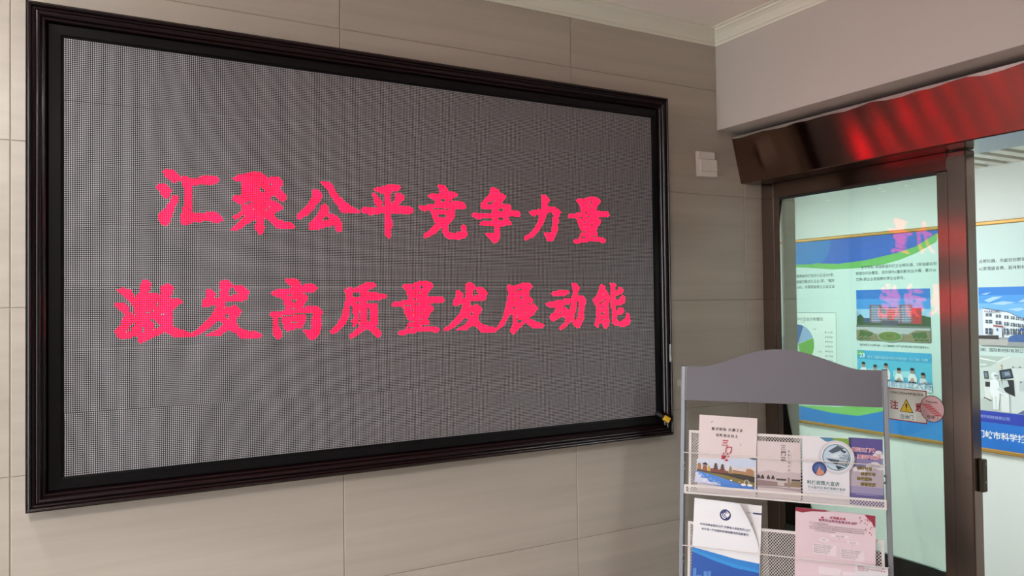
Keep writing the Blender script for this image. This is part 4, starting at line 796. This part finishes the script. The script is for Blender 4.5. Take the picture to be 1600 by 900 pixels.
mb.flat(q([(BL+.02, 1.86), (0.722, 1.818), (0.894, 1.826), (0.95, 1.835), (1.02, 1.815), (1.323, 1.845), (1.52, 1.885), (1.66, 1.95), (1.638, 1.894), (1.52, 1.84), (1.42, 1.808), (1.322, 1.788), (1.15, 1.774), (0.973, 1.774), (0.757, 1.797), (BL+.02, 1.84)]), K((104, 178, 92)), 1, B)
mb.flat(q([(BL+.02, 0.9), (0.739, 0.912), (0.998, 0.93), (1.218, 0.969), (1.33, 0.946), (1.15, 0.875), (BL+.02, 0.84)]), K((128, 196, 108)), 1, B)
mb.flat(q([(BL+.02, 0.918), (0.739, 0.902), (0.95, 0.888), (1.131, 0.891), (1.25, 0.925), (1.309, 0.942), (1.45, 0.948), (BR-.02, 0.948), (BR-.02, 0.817), (BL+.02, 0.817)]), K((40, 128, 208)), 2, B)
mb.flat(q([(1.45, 0.817), (1.70, 0.948), (1.80, 0.948), (1.80, 0.817)]), K((52, 140, 216)), 3, B)
mb.rect(1.70, 0.950-0.797, BR-0.02, 1.008-0.797, K((42, 62, 172)), 3, B)
mb.rect(1.78, 0.817-0.797, BR-0.02, 0.950-0.797, K((30, 112, 204)), 4, B)
mb.build('wave_print', bd)
tx = K((56, 66, 68)); mb = Lines(bd)
for s_, x, z in (('国家级科技型中小企业289家，', 0.986, 1.742), ('省级创新龙头企业1家，“瞪羚', 0.986, 1.706), ('增长38%。并荣获省规上工业企业', 0.986, 1.670)): mb.text(s_, x, z-0.797, 0.0225, tx, 1, B, 'RIGHT', bold=0.008)
for s_, x, z in (('全市现有1家国家级科技企业孵化器、5家省级众创', 1.172, 1.777), ('物理空间全覆盖，成功举办6届创新创业大赛，累计66', 1.136, 1.742), ('芯等6家企业获国赛优秀企业称号。', 1.136, 1.706)): mb.text(s_, x, z-0.797, 0.0212, tx, 1, B, bold=0.008)
for s_, z in (('业孵化器，市级双创孵化基地', 1.775), ('62家晋级省赛，能环新材料', 1.737)): mb.text(s_, 1.862, z-0.797, 0.0206, tx, 1, B, bold=0.008)
mb.text('国家级科技企业孵化器——三门峡高新技术产业开发区高技术创业服务中心', 1.368, 1.318-0.797, 0.0140, tx, 1, B, 'CENTER', wide=0.93, bold=0.012)
mb.text('（三门峡）国际新材料有限公司', 1.80, 1.321-0.797, 0.0206, tx, 1, B, bold=0.008)
mb.text('新时代科技有限公司', 1.83, 0.978-0.797, 0.0185, K((176, 196, 236)), 5, B, bold=0.0)
mb.text('三门峡市科学技术局', 1.793, 0.888-0.797, 0.0395, K((238, 242, 246)), 6, B, bold=0.022)
mb.build('lettering', bd)
# pie chart
mb = MB(); mb.rect(0.34, 0.98-0.797, 0.992, 1.508-0.797, K((120, 150, 150)), 1, B); mb.rect(0.343, 0.983-0.797, 0.989, 1.505-0.797, K((214, 228, 222)), 2, B)
px, pz, pr = 0.700, 1.305-0.797, 0.125
for a0, a1, c_ in ((20, 68, (140, 170, 206)), (68, 110, (58, 98, 156)), (-75, 20, (104, 166, 76)), (-160, -75, (176, 212, 192)), (110, 200, (206, 178, 90))):
    mb.disc(px, pz, pr, K(c_), 3, B, 18, None, math.radians(a0), math.radians(a1))
for a in (20, 68, 110, -75): mb.flat([(px, pz-0.001), (px+pr*math.cos(math.radians(a)), pz+pr*math.sin(math.radians(a))-0.0012), (px+pr*math.cos(math.radians(a)), pz+pr*math.sin(math.radians(a))+0.0012), (px, pz+0.001)], K((226, 234, 230)), 4, B)
for k in range(8):
    z = 1.385-0.0295*k-0.797; mb.rect(0.909, z-0.004, 0.917, z+0.004, K(((58, 76, 110), (104, 130, 170), (80, 120, 80), (150, 160, 150), (60, 100, 150), (120, 110, 90), (150, 150, 160), (90, 90, 90))[k]), 3, B)
mb.build('pie_chart', bd)
mb = Lines(bd, 'chart_lettering'); mb.text('科技型中小企业分布情况', 0.895, 1.466-0.797, 0.0255, tx, 3, B, 'RIGHT', bold=0.006)
for k, s_ in enumerate(('义马市', '渑池县', '陕州区', '湖滨区', '灵宝市', '卢氏县', '开发区', '示范区')): mb.text(s_, 0.922, 1.385-0.0295*k-0.797, 0.0145, K((110, 124, 122)), 3, B)
for s_, x, z in (('26家', 0.725, 1.445), ('68家', 0.812, 1.404), ('103家', 0.846, 1.262)): mb.text('•'+s_, x, z-0.797, 0.013, K((130, 144, 140)), 3, B)
mb.build('chart_lettering', bd)
# printed photograph 1: red-brick office block with a round lawn
def photo(name, x0, x1, z0, z1, shapes):
    mb = MB()
    for i, (pts, c_) in enumerate(shapes):
        mb.flat([(x0+(x1-x0)*a, z0-0.797+(z1-z0)*b_) for a, b_ in pts], K(c_), 2+i*0.5, B)
    return mb.build(name, bd)
R4 = lambda a, b_, c_, d_: [(a, b_), (c_, b_), (c_, d_), (a, d_)]
sh = [(R4(0, 0.3, 1, 1), (64, 142, 214)), (R4(0, .82, 1, 1), (42, 112, 196)), (R4(0, 0.36, 1, 0.62), (150, 194, 226)), ([(0, .28), (1, .28), (1, .46), (.9, .5), (.8, .42), (.12, .42), (.06, .52), (0, .46)], (58, 86, 54)),
      (R4(0.10, 0.36, 0.30, 0.44), (60, 84, 120)), (R4(0.22, 0.34, 0.88, 0.62), (120, 132, 158)), (R4(0.19, 0.34, 0.36, 0.70), (128, 92, 96)), (R4(0.60, 0.34, 0.77, 0.70), (128, 92, 96)), (R4(0.77, 0.34, 0.89, 0.64), (176, 64, 66)), (R4(0.44, 0.34, 0.54, 0.60), (176, 66, 70)),
      (R4(0.22, 0.36, 0.33, 0.68), (112, 140, 176)), (R4(0.63, 0.36, 0.74, 0.68), (112, 140, 176))]
for k in range(6): sh.append((R4(0.21, 0.39+0.045*k, 0.76, 0.402+0.045*k), (196, 186, 194)))
for k in range(12): sh.append((R4(0.20+0.047*k, 0.36, 0.205+0.047*k, 0.64), (150, 116, 124)))
for k in range(10): sh.append((R4(0.36+0.022*k, 0.635, 0.372+0.022*k, 0.655), (70, 60, 70)))
sh += [(R4(0.36, 0.30, 0.58, 0.40), (84, 86, 100)), (R4(0, 0.14, 1, 0.29), (176, 182, 186)), (R4(0, 0.26, 1, 0.30), (106, 116, 112)), ([(0, 0), (1, 0), (1, .22), (.82, .22), (.68, .12), (.28, .12), (.14, .22), (0, .2)], (136, 128, 100)),
       ([(0.02, .02), (.2, .02), (.24, .16), (.06, .2)], (74, 104, 58)), ([(0.98, .02), (.8, .02), (.76, .16), (.94, .2)], (74, 104, 58))]
for k in range(9): sh.append((R4(0.03+0.022*k, 0.04+0.014*(k % 3), 0.042+0.022*k, 0.055+0.014*(k % 3)), (206, 176, 150))); sh.append((R4(0.78+0.022*k, 0.04+0.014*(k % 3), 0.792+0.022*k, 0.055+0.014*(k % 3)), (206, 176, 150)))
def ell(cx, cz, a, b_, n=26): return [(cx+a*math.cos(2*math.pi*k/n), cz+b_*math.sin(2*math.pi*k/n)) for k in range(n)]
sh += [(ell(.475, .09, .165, .10), (196, 190, 176)), (ell(.475, .09, .155, .092), (92, 128, 62)), (ell(.475, .10, .10, .055), (126, 122, 66)), (ell(.475, .105, .06, .03), (90, 116, 58)), (R4(0, .4, .02, .6), (180, 196, 206))]
photo('printed_photo', 1.136, 1.597, 1.346, 1.643, sh)
# printed photograph 2: people in white shirts on a stage
sh = [(R4(0, 0, 1, 1), (92, 184, 216)), (R4(0, 0.75, 1, 1), (70, 166, 210)), (R4(0, 0.86, 0.09, 0.98), (112, 186, 120)), (R4(.15, .34, .36, .5), (160, 216, 230)), (R4(.5, .34, .72, .5), (160, 216, 230))]
for cx, hh in ((0.09, .66), (.255, .60), (.405, .66), (.58, .56), (.755, .58), (.89, .48)):
    sh += [([(cx-.055, .22), (cx+.055, .22), (cx+.06, hh-.24), (cx+.03, hh-.13), (cx-.03, hh-.13), (cx-.06, hh-.24)], (226, 230, 234) if cx < .85 else (206, 212, 222)), (ell(cx, hh-.06, .026, .075, 12), (176, 136, 116)), (ell(cx, hh-.015, .027, .04, 12), (36, 32, 34)),
           ([(cx-.035, hh-.36), (cx+.035, hh-.36), (cx+.012, hh-.24), (cx-.012, hh-.24)], (196, 152, 130))]
    if cx < .85: sh.append((R4(cx-.05, .16, cx+.05, .24), (40, 42, 56)))
sh += [(R4(0, 0, 1, .20), (206, 218, 230)), (R4(.42, .13, 1, .2), (220, 228, 236))]
photo('printed_photo', 1.134, 1.597, 1.072, 1.286, sh)
mb = Lines(bd, 'photo_lettering'); mb.text('23', 1.172, 1.258-0.797, 0.036, K((226, 240, 240)), 22, B, 'CENTER', bold=0.03); mb.text('第十二届中国创新创业大赛河南（三门峡）分赛', 1.205, 1.248-0.797, 0.0178, K((186, 224, 234)), 22, B, bold=0.0)
mb.text('创新创业大赛', 1.30, 1.108-0.797, 0.05, K((120, 150, 184)), 24, B, bold=0.0); mb.build('photo_lettering', bd)
# printed photograph 3: white factory under a blue sky (0..1 spans what the open door shows, it runs on to 1.9)
def px3(pts): return [((x-125)/325, 1-(y-530)/418) for x, y in pts]
sh = [(R4(0, 0, 1.9, 1), (112, 178, 232)), (R4(0, .72, 1.9, 1), (74, 150, 224)), (R4(0, .86, 1.9, 1), (50, 126, 212))]
for pts in (((165,625),(230,600),(300,598),(250,620),(200,640)), ((210,650),(300,632),(390,640),(300,660)), ((330,690),(420,678),(450,690),(400,704)), ((400,640),(450,615),(450,640)), ((140,580),(220,566),(180,584)), ((500,600),(640,580),(700,600),(600,620))): sh.append((px3(pts), (168, 206, 238)))
sh += [(px3([(125,700),(155,680),(155,900),(125,905)]), (196, 206, 220)), (px3([(155,680),(340,712),(450,770),(740,800),(740,900),(155,900)]), (230, 234, 240)), (px3([(150,676),(340,708),(450,766),(740,796),(740,802),(450,772),(340,714),(152,684)]), (96, 112, 140))]
for y0, y1 in ((720, 742), (766, 790), (826, 868)):
    for k, (a0, a1) in enumerate(((175, 221), (248, 286), (308, 338), (354, 380), (390, 412), (420, 440), (452, 470), (482, 500))):
        dy = (a0-175)*0.11 if y0 < 800 else 0
        if y0 > 800 and k == 1: continue
        sh += [(px3([(a0, y0+dy), (a1, y0+dy), (a1, y1+dy), (a0, y1+dy)]), (66, 84, 102)), (px3([((a0+a1)/2-2, y0+dy), ((a0+a1)/2+2, y0+dy), ((a0+a1)/2+2, y1+dy), ((a0+a1)/2-2, y1+dy)]), (214, 220, 228)), (px3([(a0, (y0+y1)/2+dy-1), (a1, (y0+y1)/2+dy-1), (a1, (y0+y1)/2+dy+1), (a0, (y0+y1)/2+dy+1)]), (190, 198, 208))]
sh += [(px3([(235,803),(305,808),(305,818),(235,813)]), (150, 50, 52)), (px3([(250,818),(296,820),(296,890),(250,890)]), (214, 222, 232)), (px3([(258,826),(270,826),(270,846),(258,846)]), (60, 90, 150)), (px3([(125,880),(270,876),(275,905),(125,908)]), (58, 56, 54)), (px3([(275,890),(740,880),(740,950),(275,950)]), (150, 156, 160)),
       (px3([(335,905),(350,880),(400,866),(480,868),(520,900),(520,920),(340,920)]), (66, 100, 160)), (px3([(420,820),(470,826),(470,846),(420,838)]), (52, 84, 160)), (px3([(125,905),(340,905),(330,948),(125,948)]), (176, 176, 172))]
photo('printed_photo', 1.856, 2.08, 1.346, 1.641, sh)
Lines(bd, 'photo_lettering').text('KPS 新材料科技', 1.890, 1.518-0.797, 0.0115, K((30, 50, 110)), 45, B, bold=0.03)
# printed photograph 4: worker in a white clean suit beside a machine
def px4(pts): return [((x-125)/325, 1-(y-125)/390) for x, y in pts]
def el4(cx, cy, a_, b_, n=14): return px4([(cx+a_*math.cos(2*math.pi*k/n), cy-b_*math.sin(2*math.pi*k/n)) for k in range(n)])
sh = [(R4(0, 0, 1.9, 1), (200, 212, 208)), (px4([(125,125),(300,125),(200,200),(125,215)]), (176, 192, 184)), (px4([(125,140),(240,158),(236,164),(125,150)]), (236, 242, 240)), (px4([(125,186),(170,184),(170,192),(125,194)]), (234, 240, 238)), (px4([(240,165),(330,125),(350,125),(250,170)]), (222, 230, 226)),
      (px4([(125,430),(260,420),(260,515),(125,515)]), (190, 200, 194)), (px4([(355,195),(450,180),(740,150),(740,515),(340,515)]), (212, 220, 220)), (px4([(355,195),(450,188),(740,160),(740,168),(450,196),(357,203)]), (180, 192, 194)), (px4([(380,515),(450,470),(740,420),(740,515)]), (98, 112, 150)),
      (px4([(148,236),(182,234),(188,288),(155,290)]), (46, 52, 58)), (px4([(155,244),(177,243),(181,280),(160,282)]), (112, 134, 142)), (px4([(160,310),(195,310),(195,345),(160,345)]), (52, 52, 54)), (px4([(150,345),(200,345),(205,432),(158,440)]), (222, 228, 226)), (px4([(148,420),(205,440),(200,446),(148,428)]), (54, 56, 58)),
      (px4([(262,224),(345,205),(362,270),(272,286)]), (32, 34, 38)), (px4([(275,232),(338,218),(350,262),(284,274)]), (74, 96, 122)), (px4([(296,236),(330,228),(338,252),(304,260)]), (140, 156, 168)), (px4([(274,290),(362,284),(368,398),(300,372)]), (40, 42, 46)), (px4([(280,292),(318,290),(330,330),(290,345)]), (196, 206, 208)), (el4(281, 190, 6, 7), (196, 128, 60)), (px4([(279,196),(283,196),(284,220),(280,220)]), (150, 150, 146)),
      (px4([(270,400),(328,390),(330,512),(275,512)]), (226, 230, 230)), (px4([(198,300),(230,285),(255,300),(262,335),(330,392),(322,402),(262,385),(262,410),(252,500),(215,500),(212,420),(192,380)]), (236, 241, 243)), (px4([(250,345),(300,380),(296,386),(248,360)]), (204, 214, 218)), (px4([(232,410),(238,410),(236,500),(230,500)]), (200, 210, 214)), (px4([(262,335),(330,392),(326,397),(258,350)]), (214, 222, 226)),
      (el4(230, 262, 26, 24), (226, 234, 236)), (el4(240, 264, 14, 14), (186, 198, 204)), (px4([(228,256),(254,258),(253,266),(228,264)]), (120, 134, 142)), (px4([(400,285),(440,282),(442,355),(402,358)]), (192, 202, 202)), (el4(412, 296, 5, 6), (90, 100, 104)), (el4(362, 194, 8, 3), (52, 56, 60)), (el4(408, 190, 8, 3), (52, 56, 60)), (px4([(444,375),(460,375),(460,402),(444,402)]), (70, 78, 84))]
photo('printed_photo', 1.856, 2.08, 1.010, 1.290, sh)
